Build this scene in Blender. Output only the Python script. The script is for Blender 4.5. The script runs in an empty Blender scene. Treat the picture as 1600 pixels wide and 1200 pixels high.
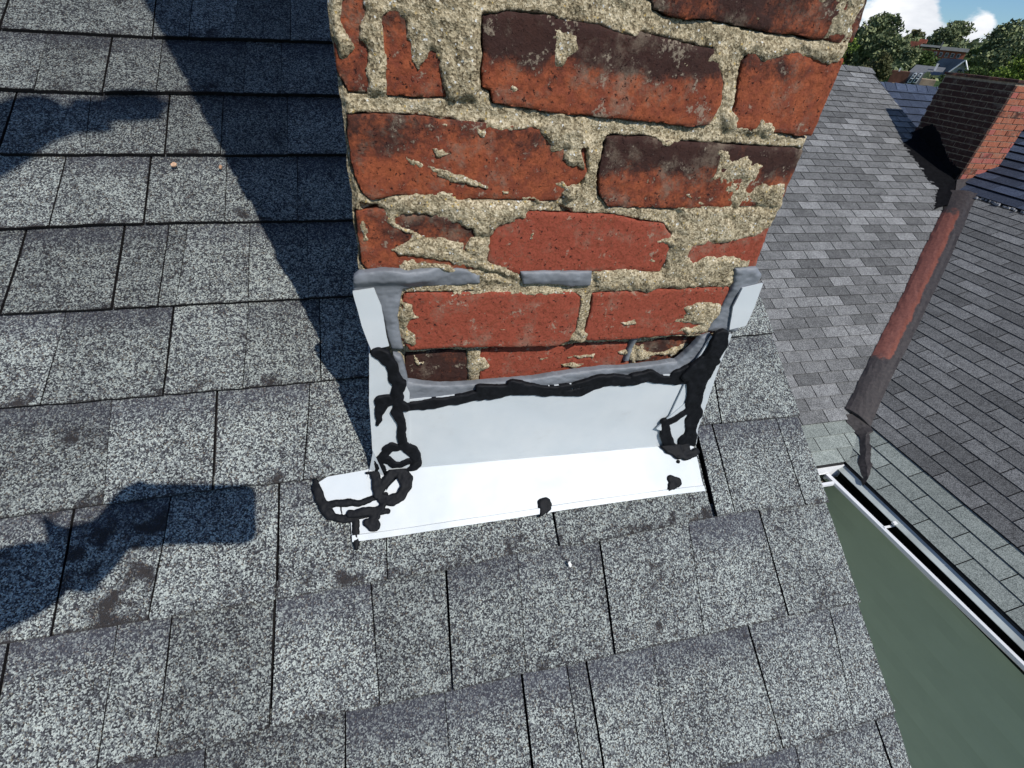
import bpy, math, random
import numpy as np
from mathutils import Vector, Matrix
random.seed(7)
SC = bpy.context.scene
COL = SC.collection
R = math.radians
# ------------------------------------------------------------------ camera, sky, sun, exposure
CAMZ = 6.5                                  # lens height above the ground (m)
CR = np.array([[0.96731284, -0.23938428, 0.0836722], [-0.08120528, -0.60499327, -0.79207881], [0.24023234, 0.75939338, -0.60465703]])
cd = bpy.data.cameras.new('camera'); cam = bpy.data.objects.new('camera', cd); COL.objects.link(cam)
cd.sensor_width = 36; cd.lens = 743.943 / 1600 * 36; cd.clip_start = 0.01; cd.clip_end = 2000
cam.matrix_world = Matrix(((CR[0][0], -CR[1][0], -CR[2][0], 0), (CR[0][1], -CR[1][1], -CR[2][1], 0), (CR[0][2], -CR[1][2], -CR[2][2], CAMZ), (0, 0, 0, 1)))
SC.camera = cam
SUN = Vector((0.30579, -0.61835, 0.72397)).normalized()
w = bpy.data.worlds.new('World'); SC.world = w; w.use_nodes = True
nt = w.node_tree; nt.nodes.clear(); N = nt.nodes; L = nt.links
out = N.new('ShaderNodeOutputWorld'); bg = N.new('ShaderNodeBackground'); bg.inputs['Strength'].default_value = 0.08
sky = N.new('ShaderNodeTexSky'); sky.sky_type = 'NISHITA'; sky.sun_disc = False
sky.sun_elevation = math.asin(SUN.z); sky.sun_rotation = math.atan2(SUN.x, SUN.y); sky.altitude = 100; sky.ozone_density = 1.2; sky.dust_density = 0.0
tc = N.new('ShaderNodeTexCoord'); mp = N.new('ShaderNodeMapping'); mp.inputs['Scale'].default_value = (1, 1, 2.6); mp.inputs['Location'].default_value = (3.1, 1.7, 0.4)
nz = N.new('ShaderNodeTexNoise'); nz.inputs['Scale'].default_value = 3.2; nz.inputs['Detail'].default_value = 8; nz.inputs['Roughness'].default_value = 0.55
L.new(tc.outputs['Generated'], mp.inputs[0]); L.new(mp.outputs[0], nz.inputs['Vector'])
def wmath(op, a, b):
    m = N.new('ShaderNodeMath'); m.operation = op
    for i, x in enumerate((a, b)):
        if isinstance(x, (int, float)): m.inputs[i].default_value = x
        else: L.new(x, m.inputs[i])
    return m.outputs[0]
nf = N.new('ShaderNodeTexNoise'); nf.inputs['Scale'].default_value = 34; nf.inputs['Detail'].default_value = 6; nf.inputs['Roughness'].default_value = 0.6; L.new(mp.outputs[0], nf.inputs['Vector'])
acc = wmath('ADD', nz.outputs['Fac'], wmath('MULTIPLY', wmath('SUBTRACT', nf.outputs['Fac'], 0.5), 0.35))
for (d, rad, k) in (((0.72, 0.692, 0.057), 0.040, 0.30), ((0.742, 0.668, 0.040), 0.030, 0.25), ((0.789, 0.612, 0.053), 0.012, 0.30), ((0.779, 0.626, 0.026), 0.022, 0.22), ((0.764, 0.643, 0.068), 0.020, -0.30), ((0.80, 0.60, 0.085), 0.030, -0.30), ((0.812, 0.58, 0.055), 0.018, -0.2)):
    vd = N.new('ShaderNodeVectorMath'); vd.operation = 'DISTANCE'; L.new(tc.outputs['Generated'], vd.inputs[0]); vd.inputs[1].default_value = d
    mr = N.new('ShaderNodeMapRange'); mr.interpolation_type = 'SMOOTHSTEP'; mr.inputs['From Min'].default_value = rad * 1.5; mr.inputs['From Max'].default_value = 0; mr.inputs['To Max'].default_value = k
    L.new(vd.outputs['Value'], mr.inputs['Value']); acc = wmath('ADD', acc, mr.outputs[0])
mr = N.new('ShaderNodeMapRange'); mr.interpolation_type = 'SMOOTHSTEP'; mr.inputs['From Min'].default_value = 0.53; mr.inputs['From Max'].default_value = 0.70
L.new(acc, mr.inputs['Value'])
nz2 = N.new('ShaderNodeTexNoise'); nz2.inputs['Scale'].default_value = 9; nz2.inputs['Detail'].default_value = 5; L.new(mp.outputs[0], nz2.inputs['Vector'])
cr = N.new('ShaderNodeValToRGB'); cr.color_ramp.elements[0].position = 0.35; cr.color_ramp.elements[0].color = (7.4, 7.9, 8.8, 1); cr.color_ramp.elements[1].position = 0.6; cr.color_ramp.elements[1].color = (12.0, 12.2, 12.6, 1)
L.new(nz2.outputs['Fac'], cr.inputs[0])
mx = N.new('ShaderNodeMixRGB'); L.new(mr.outputs[0], mx.inputs[0]); tn = N.new('ShaderNodeMixRGB'); tn.blend_type = 'MULTIPLY'; tn.inputs[0].default_value = 1; tn.inputs[2].default_value = (0.62, 0.88, 1.22, 1); L.new(sky.outputs[0], tn.inputs[1]); L.new(tn.outputs[0], mx.inputs[1]); L.new(cr.outputs[0], mx.inputs[2])
L.new(mx.outputs[0], bg.inputs['Color']); L.new(bg.outputs[0], out.inputs['Surface'])
ld = bpy.data.lights.new('sun', 'SUN'); ld.energy = 3.9; ld.angle = R(0.53); ld.color = (1.0, 0.965, 0.915)
lo = bpy.data.objects.new('sun', ld); COL.objects.link(lo); lo.rotation_euler = SUN.to_track_quat('Z', 'Y').to_euler(); lo.location = (3, -6, 14)
SC.view_settings.view_transform = 'Standard'; SC.view_settings.look = 'None'; SC.view_settings.exposure = 0.10; SC.view_settings.gamma = 1; SC.view_settings.use_curve_mapping = False
SC.render.engine = 'CYCLES'

# ------------------------------------------------------------------ measured data (metres; wall: across/up, roof: across/up-slope)
BRICKS = {'b10': {'d': 0.03,
         'h': 0.001,
         'o': [(0.0028, -0.2437), (0.0058, -0.2355), (0.0177, -0.2344), (0.1922, -0.2379), (0.2019, -0.2446), (0.2042, -0.2663), (0.2037, -0.2863), (0.1976, -0.3032),
               (0.1838, -0.3099), (0.0513, -0.3051), (0.0079, -0.3053), (0.0002, -0.2912)]},
 'b11': {'d': 0.03,
         'h': 0.001,
         'o': [(0.2159, -0.2401), (0.2968, -0.2371), (0.4055, -0.2353), (0.4077, -0.2555), (0.4011, -0.2781), (0.3957, -0.3028), (0.3376, -0.3019), (0.275, -0.3045),
               (0.2217, -0.3036), (0.216, -0.2996), (0.2186, -0.266), (0.2179, -0.2499)]},
 'b12': {'d': 0.85,
         'h': -0.013,
         'o': [(0.003, -0.3173), (0.0328, -0.3174), (0.074, -0.3182), (0.0769, -0.3408), (0.0762, -0.3725), (0.0051, -0.3663), (0.0017, -0.3447)]},
 'b13': {'d': 0.03,
         'h': -0.013,
         'o': [(0.0909, -0.3192), (0.1124, -0.3159), (0.1933, -0.3179), (0.2659, -0.3174), (0.2937, -0.3219), (0.296, -0.3483), (0.2953, -0.3673), (0.2438, -0.3676),
               (0.1667, -0.3698), (0.0932, -0.3719)]},
 'b14': {'d': 0.5,
         'h': -0.013,
         'o': [(0.298, -0.3212), (0.3283, -0.316), (0.3696, -0.3143), (0.3848, -0.3171), (0.3848, -0.3577), (0.3651, -0.3727), (0.3211, -0.3715), (0.304, -0.3573)]},
 'b1a': {'d': 0.55,
         'h': 0,
         'o': [(-0.0323, 0.0117), (0.0458, 0.0189), (0.0491, 0.0005), (0.0457, -0.0014), (0.0491, -0.0554), (0.0244, -0.0569), (-0.0063, -0.0564), (-0.0285, -0.0555),
               (-0.037, -0.0398)]},
 'b2': {'d': 0.5,
        'h': 0.003,
        'o': [(0.0774, 0.0009), (0.0954, 0.0052), (0.1265, 0.0062), (0.143, 0.0035), (0.1735, 0.0026), (0.1974, -0.0019), (0.2111, 0.0014), (0.2483, -0.0024),
              (0.2839, -0.0056), (0.2923, -0.0154), (0.3012, -0.0295), (0.3048, -0.0473), (0.2991, -0.0632), (0.2829, -0.0662), (0.2418, -0.0639), (0.1902, -0.0628),
              (0.1352, -0.0607), (0.089, -0.0569), (0.0857, -0.0477), (0.0785, -0.0458)]},
 'b3': {'d': 0.75,
        'h': 0.002,
        'o': [(0.1961, 0.0368), (0.2156, 0.0227), (0.2189, 0.0173), (0.2327, 0.0142), (0.2527, 0.0133), (0.2729, 0.015), (0.2936, 0.0132), (0.3155, 0.0114),
              (0.3397, 0.0101), (0.3587, 0.0111), (0.3772, 0.0098), (0.4016, 0.0088), (0.4229, 0.0104), (0.4184, 0.0405), (0.4161, 0.0576)]},
 'b4': {'d': 0.2,
        'h': 0.001,
        'o': [(0.3224, -0.0463), (0.3154, -0.0138), (0.3191, -0.004), (0.3418, -0.0023), (0.3793, -0.0015), (0.4242, -0.0023), (0.4243, -0.0346), (0.422, -0.0683),
              (0.4009, -0.068), (0.3703, -0.066), (0.3324, -0.0666), (0.3218, -0.0671)]},
 'b5': {'d': 0.35,
        'h': 0.001,
        'o': [(-0.0324, -0.072), (0.0081, -0.0699), (0.0453, -0.0718), (0.1015, -0.0739), (0.155, -0.0734), (0.1756, -0.0777), (0.185, -0.1108), (0.1789, -0.1204),
              (0.1683, -0.1243), (0.1583, -0.1367), (0.1419, -0.1377), (0.0876, -0.1369), (0.06, -0.1387), (0.0272, -0.1358), (0.0042, -0.1346), (-0.0189, -0.1402),
              (-0.0261, -0.1336), (-0.0307, -0.1201), (-0.0333, -0.097)]},
 'b6': {'d': 0.7,
        'h': 0.002,
        'o': [(0.1979, -0.0783), (0.2387, -0.0765), (0.2619, -0.0793), (0.3357, -0.0796), (0.4161, -0.0805), (0.4172, -0.1069), (0.416, -0.1371), (0.3605, -0.1388),
              (0.3185, -0.1416), (0.2572, -0.1426), (0.2138, -0.1414), (0.2018, -0.1309), (0.1969, -0.1134), (0.1975, -0.0943)]},
 'b7': {'d': 0.45,
        'h': 0,
        'o': [(-0.0335, -0.1508), (-0.0112, -0.1487), (0.0388, -0.1522), (0.0761, -0.1617), (0.0846, -0.1811), (0.0811, -0.2087), (0.0511, -0.2118), (-0.0272, -0.2107),
              (-0.033, -0.2006), (-0.0338, -0.1749)]},
 'b8': {'d': 0.02,
        'h': 0.001,
        'o': [(0.091, -0.1778), (0.0982, -0.1666), (0.102, -0.1551), (0.1327, -0.1484), (0.1643, -0.1498), (0.2194, -0.1504), (0.2338, -0.1535), (0.2816, -0.1598),
              (0.2943, -0.1709), (0.2974, -0.1959), (0.2934, -0.2144), (0.2333, -0.2121), (0.1624, -0.2141), (0.13, -0.2144), (0.1085, -0.209), (0.0922, -0.2003)]},
 'b9': {'d': 0.02,
        'h': 0.001,
        'o': [(0.3201, -0.1961), (0.3194, -0.1752), (0.3552, -0.1591), (0.4156, -0.1499), (0.4162, -0.1779), (0.4191, -0.2128), (0.3779, -0.2156), (0.3265, -0.2149)]}}
SMEAR = [[(-0.012, 0.0136), (0.007, 0.0153), (0.0025, -0.0073), (0.0036, -0.0316), (0.0023, -0.0573), (-0.0159, -0.0583), (-0.0141, -0.0451), (-0.0133, -0.0271),
  (-0.0164, -0.0205), (-0.0133, -0.0086)],
 [(-0.0401, 0.011), (-0.0222, 0.0126), (-0.0253, -0.0134), (-0.02, -0.0231), (-0.0203, -0.0264), (-0.0292, -0.0339), (-0.0366, -0.0365), (-0.0429, -0.0225)],
 [(0.0124, 0.0158), (0.0745, 0.0216), (0.0756, -0.0052), (0.079, -0.0575), (0.0507, -0.0591), (0.0455, -0.043), (0.044, -0.0309), (0.038, -0.0266), (0.0344, -0.0303),
  (0.0251, -0.0369), (0.0194, -0.0301), (0.018, -0.0178), (0.016, -0.0104), (0.0111, -0.0058), (-0.0017, -0.0023), (0.004, 0.0115)],
 [(0.1285, 0.0031), (0.1413, 0.0042), (0.1539, 0.0006), (0.162, -0.0046), (0.1661, -0.0112), (0.1618, -0.019), (0.15, -0.0234), (0.145, -0.0315), (0.137, -0.0307),
  (0.1347, -0.0183), (0.1294, -0.0072)],
 [(0.1003, -0.0367), (0.1061, -0.04), (0.1105, -0.0397), (0.1121, -0.0447), (0.1065, -0.0516), (0.1032, -0.0452)],
 [(0.2464, -0.0195), (0.2582, -0.0135), (0.2714, -0.015), (0.2795, -0.0092), (0.2855, -0.0014), (0.3, -0.0054), (0.2989, -0.0222), (0.2895, -0.0219), (0.2729, -0.0191),
  (0.2649, -0.0221)],
 [(0.2435, -0.0045), (0.2534, -0.0029), (0.2535, -0.0088), (0.2474, -0.0092)],
 [(0.1966, 0.0011), (0.2102, 0.0047), (0.2121, -0.002), (0.2067, -0.0042), (0.1994, -0.003)],
 [(0.3036, 0.0223), (0.309, 0.0215), (0.3204, 0.0163), (0.3184, 0.0121), (0.3113, 0.0164)], [(0.3584, 0.013), (0.3609, 0.0223), (0.3627, 0.0151)],
 [(0.3575, 0.0479), (0.4285, 0.0545), (0.4171, 0.0404), (0.4189, 0.0111), (0.3876, 0.0087), (0.3844, 0.0192), (0.3698, 0.0293)],
 [(0.3044, -0.0004), (0.4205, 0.0131), (0.4213, -0.0095), (0.4053, -0.0096), (0.3938, -0.0059), (0.3783, -0.0036), (0.3616, -0.0038), (0.3449, -0.0089),
  (0.3372, -0.0143), (0.3293, -0.009), (0.3199, -0.0058)],
 [(0.3103, -0.0507), (0.3198, -0.0502), (0.3308, -0.0529), (0.3369, -0.0602), (0.3475, -0.0597), (0.3543, -0.0571), (0.3537, -0.0527), (0.362, -0.0579),
  (0.3711, -0.0585), (0.3772, -0.0633), (0.3724, -0.0705), (0.319, -0.0689)],
 [(0.0112, -0.0998), (0.017, -0.1037), (0.0371, -0.1067), (0.0526, -0.1121), (0.0722, -0.1182), (0.0906, -0.1245), (0.0877, -0.1275), (0.0761, -0.1266),
  (0.0628, -0.1241), (0.0497, -0.1228), (0.0387, -0.1153), (0.0212, -0.1099), (0.0183, -0.1143), (0.0142, -0.1054)],
 [(0.0357, -0.0921), (0.0463, -0.0922), (0.0565, -0.0996), (0.0525, -0.1003), (0.0463, -0.0995), (0.0389, -0.1008)],
 [(0.1387, -0.1174), (0.162, -0.1179), (0.1718, -0.1254), (0.1671, -0.1292), (0.1552, -0.1246), (0.1465, -0.1231)],
 [(0.0769, -0.0721), (0.1737, -0.0673), (0.1902, -0.0935), (0.1854, -0.1197), (0.1789, -0.1204), (0.1796, -0.1063), (0.1727, -0.1043), (0.1685, -0.1061),
  (0.1615, -0.1064), (0.1565, -0.0947), (0.1493, -0.0928), (0.1377, -0.0993), (0.1419, -0.0888), (0.1318, -0.076), (0.1012, -0.0775), (0.0875, -0.0807),
  (0.0821, -0.0881), (0.0732, -0.0798), (0.0436, -0.0772), (0.0345, -0.0718)],
 [(0.1014, -0.1289), (0.1122, -0.1304), (0.1106, -0.1335), (0.1017, -0.1331)],
 [(0.122, -0.1332), (0.1451, -0.137), (0.1653, -0.1391), (0.1572, -0.1294), (0.1722, -0.12), (0.1795, -0.124), (0.1736, -0.1364), (0.1456, -0.1407), (0.1224, -0.1374)],
 [(0.3126, -0.0818), (0.3333, -0.0827), (0.3396, -0.0889), (0.3535, -0.0866), (0.3632, -0.0947), (0.3837, -0.094), (0.3771, -0.0998), (0.3761, -0.1043),
  (0.3778, -0.1132), (0.4096, -0.1143), (0.4211, -0.1406), (0.3187, -0.1422), (0.2929, -0.138), (0.3161, -0.1349), (0.3378, -0.1372), (0.3429, -0.1284),
  (0.3317, -0.1196), (0.3149, -0.113), (0.3219, -0.106), (0.3218, -0.0944)],
 [(0.2835, -0.1297), (0.2956, -0.1282), (0.3006, -0.1255), (0.3097, -0.1298), (0.3261, -0.1268), (0.3217, -0.1335), (0.2984, -0.132)],
 [(0.2479, -0.1119), (0.2537, -0.1099), (0.2595, -0.1202), (0.2517, -0.1228)],
 [(0.2425, -0.0757), (0.2683, -0.0757), (0.2789, -0.0849), (0.2711, -0.0823), (0.2567, -0.0869), (0.2508, -0.0809)],
 [(0.3042, -0.0962), (0.3088, -0.0966), (0.3092, -0.0996)],
 [(-0.0309, -0.1579), (-0.0251, -0.1572), (-0.0219, -0.1662), (-0.0242, -0.178), (-0.0304, -0.1811), (-0.0315, -0.1693)],
 [(-0.0101, -0.1423), (0.0234, -0.1291), (0.0569, -0.1311), (0.0612, -0.1381), (0.1317, -0.1397), (0.1313, -0.1541), (0.1178, -0.1574), (0.1025, -0.1621),
  (0.0972, -0.1718), (0.0772, -0.1752), (0.0743, -0.1655), (0.0648, -0.1643), (0.051, -0.16), (0.0309, -0.1529), (0.01, -0.1538), (0.0028, -0.1563), (0.0026, -0.1605),
  (0.0201, -0.1696), (0.0348, -0.1702), (0.0696, -0.1785), (0.0684, -0.1858), (0.0922, -0.1996), (0.1117, -0.2054), (0.1317, -0.2167), (0.1302, -0.2234),
  (0.1149, -0.2193), (0.0845, -0.2087), (0.0643, -0.2042), (0.042, -0.1978), (0.0129, -0.1956), (0.0018, -0.1942), (-0.0053, -0.1895), (-0.0063, -0.1863),
  (0.0138, -0.1747), (-0.0092, -0.1606), (-0.0121, -0.1535)],
 [(-0.0006, -0.2029), (0.0121, -0.1983), (0.042, -0.2006), (0.0894, -0.2116), (0.1202, -0.2239), (0.1315, -0.2295), (0.0874, -0.2278), (0.0849, -0.2188),
  (0.0657, -0.2113), (0.0485, -0.2139), (0.0386, -0.2096), (0.0218, -0.2093), (0.0082, -0.2133), (0.0028, -0.2077)],
 [(0.072, -0.1732), (0.0926, -0.1718), (0.0932, -0.1811), (0.092, -0.1961), (0.0978, -0.2032), (0.0774, -0.2002), (0.0685, -0.1878)],
 [(0.1283, -0.1638), (0.1335, -0.1677), (0.1394, -0.1663), (0.1392, -0.171), (0.1438, -0.175), (0.1377, -0.175), (0.1324, -0.177), (0.1333, -0.1723), (0.1296, -0.169)],
 [(0.1185, -0.1724), (0.1258, -0.1717), (0.1253, -0.1737), (0.1193, -0.1737)], [(0.1432, -0.1591), (0.15, -0.159), (0.1484, -0.1623)],
 [(0.2669, -0.1775), (0.2788, -0.176), (0.2963, -0.1724), (0.314, -0.1665), (0.3284, -0.1848), (0.3239, -0.1976), (0.3184, -0.2156), (0.3018, -0.2153), (0.2915, -0.1921),
  (0.2963, -0.1847), (0.2805, -0.1818)],
 [(0.2385, -0.1948), (0.2589, -0.1964), (0.2853, -0.1981), (0.2954, -0.2051), (0.2676, -0.2025), (0.2448, -0.1986)],
 [(0.2137, -0.2133), (0.2326, -0.209), (0.2558, -0.2085), (0.2772, -0.2142), (0.295, -0.2144), (0.3027, -0.1975), (0.3231, -0.1953), (0.3424, -0.1962), (0.3715, -0.1933),
  (0.3961, -0.1989), (0.4061, -0.1997), (0.4069, -0.2094), (0.3941, -0.2125), (0.4039, -0.2293), (0.3981, -0.2368), (0.2968, -0.2371), (0.2849, -0.2418),
  (0.2631, -0.2371), (0.2185, -0.2337), (0.2131, -0.2218)],
 [(0.4101, -0.1386), (0.4256, -0.1232), (0.4299, -0.1548), (0.4091, -0.1719), (0.3854, -0.178), (0.35, -0.1833), (0.3208, -0.1885), (0.3023, -0.1666), (0.2933, -0.1393)],
 [(0.0023, -0.2399), (0.016, -0.244), (0.0161, -0.2587), (0.0234, -0.2645), (0.0117, -0.2656), (0.0052, -0.2733), (0.0151, -0.2836), (0.0138, -0.2996), (0.0027, -0.2964),
  (-0.0025, -0.2885), (-0.0016, -0.273), (-0.0023, -0.2619)],
 [(0.1064, -0.2828), (0.1137, -0.2806), (0.1229, -0.2818), (0.1225, -0.2861), (0.1134, -0.2866)],
 [(0.1403, -0.2648), (0.1518, -0.2661), (0.152, -0.2677), (0.1406, -0.2673)], [(0.1422, -0.2976), (0.1487, -0.2998), (0.1426, -0.3022)],
 [(0.1804, -0.3144), (0.1963, -0.3106), (0.2061, -0.3), (0.2058, -0.2891), (0.2258, -0.29), (0.2206, -0.3063), (0.2097, -0.3161)],
 [(0.3014, -0.2584), (0.3118, -0.2561), (0.3234, -0.2574), (0.3237, -0.2635), (0.309, -0.2639)],
 [(0.3346, -0.2595), (0.3538, -0.2539), (0.3738, -0.2527), (0.3991, -0.2615), (0.401, -0.2707), (0.3901, -0.2833), (0.3934, -0.3017), (0.3597, -0.302), (0.3349, -0.2989),
  (0.345, -0.2908), (0.37, -0.2891), (0.3431, -0.2851), (0.3228, -0.2889), (0.3301, -0.2781), (0.3451, -0.2723)],
 [(0.2475, -0.2749), (0.2649, -0.2773), (0.2794, -0.2744), (0.2835, -0.2835), (0.2658, -0.2846)],
 [(0.2272, -0.2723), (0.2313, -0.2725), (0.2326, -0.2787), (0.2284, -0.2785)],
 [(0.0322, -0.2392), (0.0648, -0.2348), (0.1802, -0.2344), (0.2001, -0.2389), (0.1815, -0.2424), (0.0649, -0.2386)],
 [(0.2928, -0.2642), (0.298, -0.2644), (0.2973, -0.2679)],
 [(0.0116, -0.3196), (0.0158, -0.3235), (0.0185, -0.3301), (0.0237, -0.3295), (0.0229, -0.3332), (0.0184, -0.3338), (0.019, -0.3385), (0.0139, -0.3344)],
 [(0.0739, -0.3154), (0.0907, -0.3164), (0.0912, -0.3266), (0.107, -0.342), (0.0908, -0.3535), (0.0808, -0.3627), (0.0756, -0.3504), (0.0737, -0.3358)],
 [(0.1689, -0.3337), (0.1807, -0.3345), (0.1762, -0.3381), (0.1694, -0.3376)],
 [(0.2028, -0.335), (0.217, -0.3329), (0.2443, -0.3347), (0.24, -0.3394), (0.2135, -0.3377)],
 [(0.1962, -0.3475), (0.2192, -0.345), (0.235, -0.3502), (0.2208, -0.3543), (0.2028, -0.351)],
 [(0.2725, -0.3305), (0.296, -0.324), (0.3063, -0.3522), (0.304, -0.3573), (0.2897, -0.3417), (0.2795, -0.337)],
 [(0.296, -0.324), (0.3106, -0.3209), (0.3091, -0.3288), (0.3159, -0.3332), (0.3387, -0.3347), (0.36, -0.3278), (0.3698, -0.3203), (0.3783, -0.3228), (0.3716, -0.3367),
  (0.3555, -0.343), (0.352, -0.3469), (0.3483, -0.3415), (0.325, -0.3389), (0.3236, -0.3471), (0.3017, -0.3487)]]
HOLES = [[(0.1618, -0.1423), (0.1744, -0.1452), (0.176, -0.1503), (0.1654, -0.1485)],
 [(0.1734, -0.0897), (0.1795, -0.0883), (0.1842, -0.1062), (0.1811, -0.1216), (0.1782, -0.1205), (0.1803, -0.1063)],
 [(0.4148, -0.1181), (0.4293, -0.1191), (0.4286, -0.1225), (0.4164, -0.1214)], [(-0.0293, -0.1427), (-0.0126, -0.1459), (-0.0142, -0.1506), (-0.03, -0.1496)],
 [(0.4021, -0.0645), (0.4171, -0.0679), (0.4054, -0.0708), (0.4004, -0.0686)]]
CAULK = {'bottom': [(-0.0108, -0.3068), (-0.0026, -0.3107), (0.0009, -0.3243), (0.0033, -0.3475), (0.0428, -0.3565), (0.0974, -0.3572), (0.1706, -0.353), (0.2468, -0.3466),
            (0.3551, -0.3419), (0.3644, -0.3302), (0.371, -0.3195), (0.378, -0.3051), (0.3887, -0.2988), (0.3944, -0.304), (0.3911, -0.3485), (0.378, -0.367),
            (0.319, -0.3624), (0.2513, -0.3677), (0.1905, -0.3732), (0.131, -0.3722), (0.0663, -0.3746), (0.0117, -0.3796), (-0.0047, -0.374), (-0.009, -0.3465)],
 'left_blob': [(-0.0416, -0.2111), (-0.037, -0.2072), (-0.0126, -0.2041), (0.012, -0.2065), (0.0373, -0.2055), (0.0658, -0.2072), (0.0846, -0.2146), (0.0851, -0.2248),
               (0.0502, -0.2277), (0.0142, -0.2268), (0.0045, -0.2288), (0.0006, -0.2425), (-0.0025, -0.2614), (-0.0012, -0.2854), (0.0007, -0.3006), (-0.0117, -0.2999),
               (-0.0147, -0.2847), (-0.0172, -0.2647), (-0.0208, -0.2456), (-0.025, -0.228), (-0.044, -0.2276)],
 'mid': [(0.1275, -0.2102), (0.1593, -0.2107), (0.2091, -0.2107), (0.2112, -0.2291), (0.1881, -0.2309), (0.1764, -0.2275), (0.1326, -0.2258)],
 'right': [(0.3888, -0.21), (0.4171, -0.2087), (0.4289, -0.2187), (0.4294, -0.2314), (0.4198, -0.2363), (0.4171, -0.2528), (0.4156, -0.2708), (0.4154, -0.2857),
           (0.4306, -0.2902), (0.4266, -0.2987), (0.4052, -0.2977), (0.3819, -0.2956), (0.3911, -0.2672), (0.3953, -0.24), (0.3957, -0.2281)],
 'seam': [(0.2883, -0.3004), (0.2971, -0.3009), (0.2915, -0.3256), (0.2913, -0.3457), (0.2849, -0.3453), (0.2858, -0.3243)]}
SHEETS = {'apron_flange': [(0.003, -0.0055), (0.1847, -0.0032), (0.3951, 0.0011), (0.4425, -0.0177), (0.4409, -0.0737), (0.3267, -0.0745), (0.1875, -0.0787), (0.0437, -0.0839),
                  (-0.0664, -0.0863), (-0.0672, -0.0641), (-0.0644, -0.0523), (-0.0328, -0.0476), (-0.0175, -0.0241)],
 'ear_flap': [(0.3528, 0.0445), (0.361, 0.0589), (0.3861, 0.0933), (0.398, 0.0706), (0.4072, 0.0046), (0.3944, 0.0032), (0.3706, 0.0377)],
 'front_panel': [(-0.0049, 0.1115), (0.0046, 0.1209), (0.1311, 0.1294), (0.2425, 0.1339), (0.3767, 0.1412), (0.3918, 0.135), (0.4012, 0.0704), (0.3953, 0.0003),
                 (0.1846, -0.0036), (0.003, -0.0064), (-0.0035, 0.0487)],
 'left_upper_flap': [(-0.0446, -0.2275), (-0.0241, -0.2245), (-0.0182, -0.2448), (-0.0164, -0.2717), (-0.0139, -0.2929), (-0.0332, -0.2976), (-0.0396, -0.2683)],
 'left_wrap': [(-0.0356, 0.191), (-0.0257, 0.1872), (-0.0104, 0.1796), (0.0051, 0.1327), (-0.0013, -0.006), (-0.0196, -0.0026), (-0.0349, -0.0072), (-0.0477, -0.0001),
               (-0.0456, 0.0418), (-0.0417, 0.1262)],
 'right_upper_flap': [(0.4328, -0.2278), (0.435, -0.2584), (0.4347, -0.2872), (0.412, -0.2919), (0.403, -0.2592), (0.4055, -0.2332)],
 'right_wrap': [(0.4168, 0.2021), (0.4182, 0.1499), (0.4235, 0.0906), (0.4272, 0.0336), (0.4437, -0.0218), (0.415, -0.0194), (0.393, -0.0006), (0.3677, 0.0608),
                (0.3748, 0.1467), (0.3871, 0.2)]}
ROOF_SHEETS = {'kick_flap': [(-0.0322, 0.1093), (-0.0218, 0.0797), (-0.0457, 0.0769), (-0.04, 0.0905)],
 'left_foot': [(-0.1058, 0.0814), (-0.093, 0.088), (-0.0448, 0.0911), (-0.0331, 0.0956), (-0.0211, 0.0771), (-0.0199, 0.0378), (-0.0577, 0.0358), (-0.0844, 0.0349),
               (-0.0993, 0.045)]}
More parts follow.
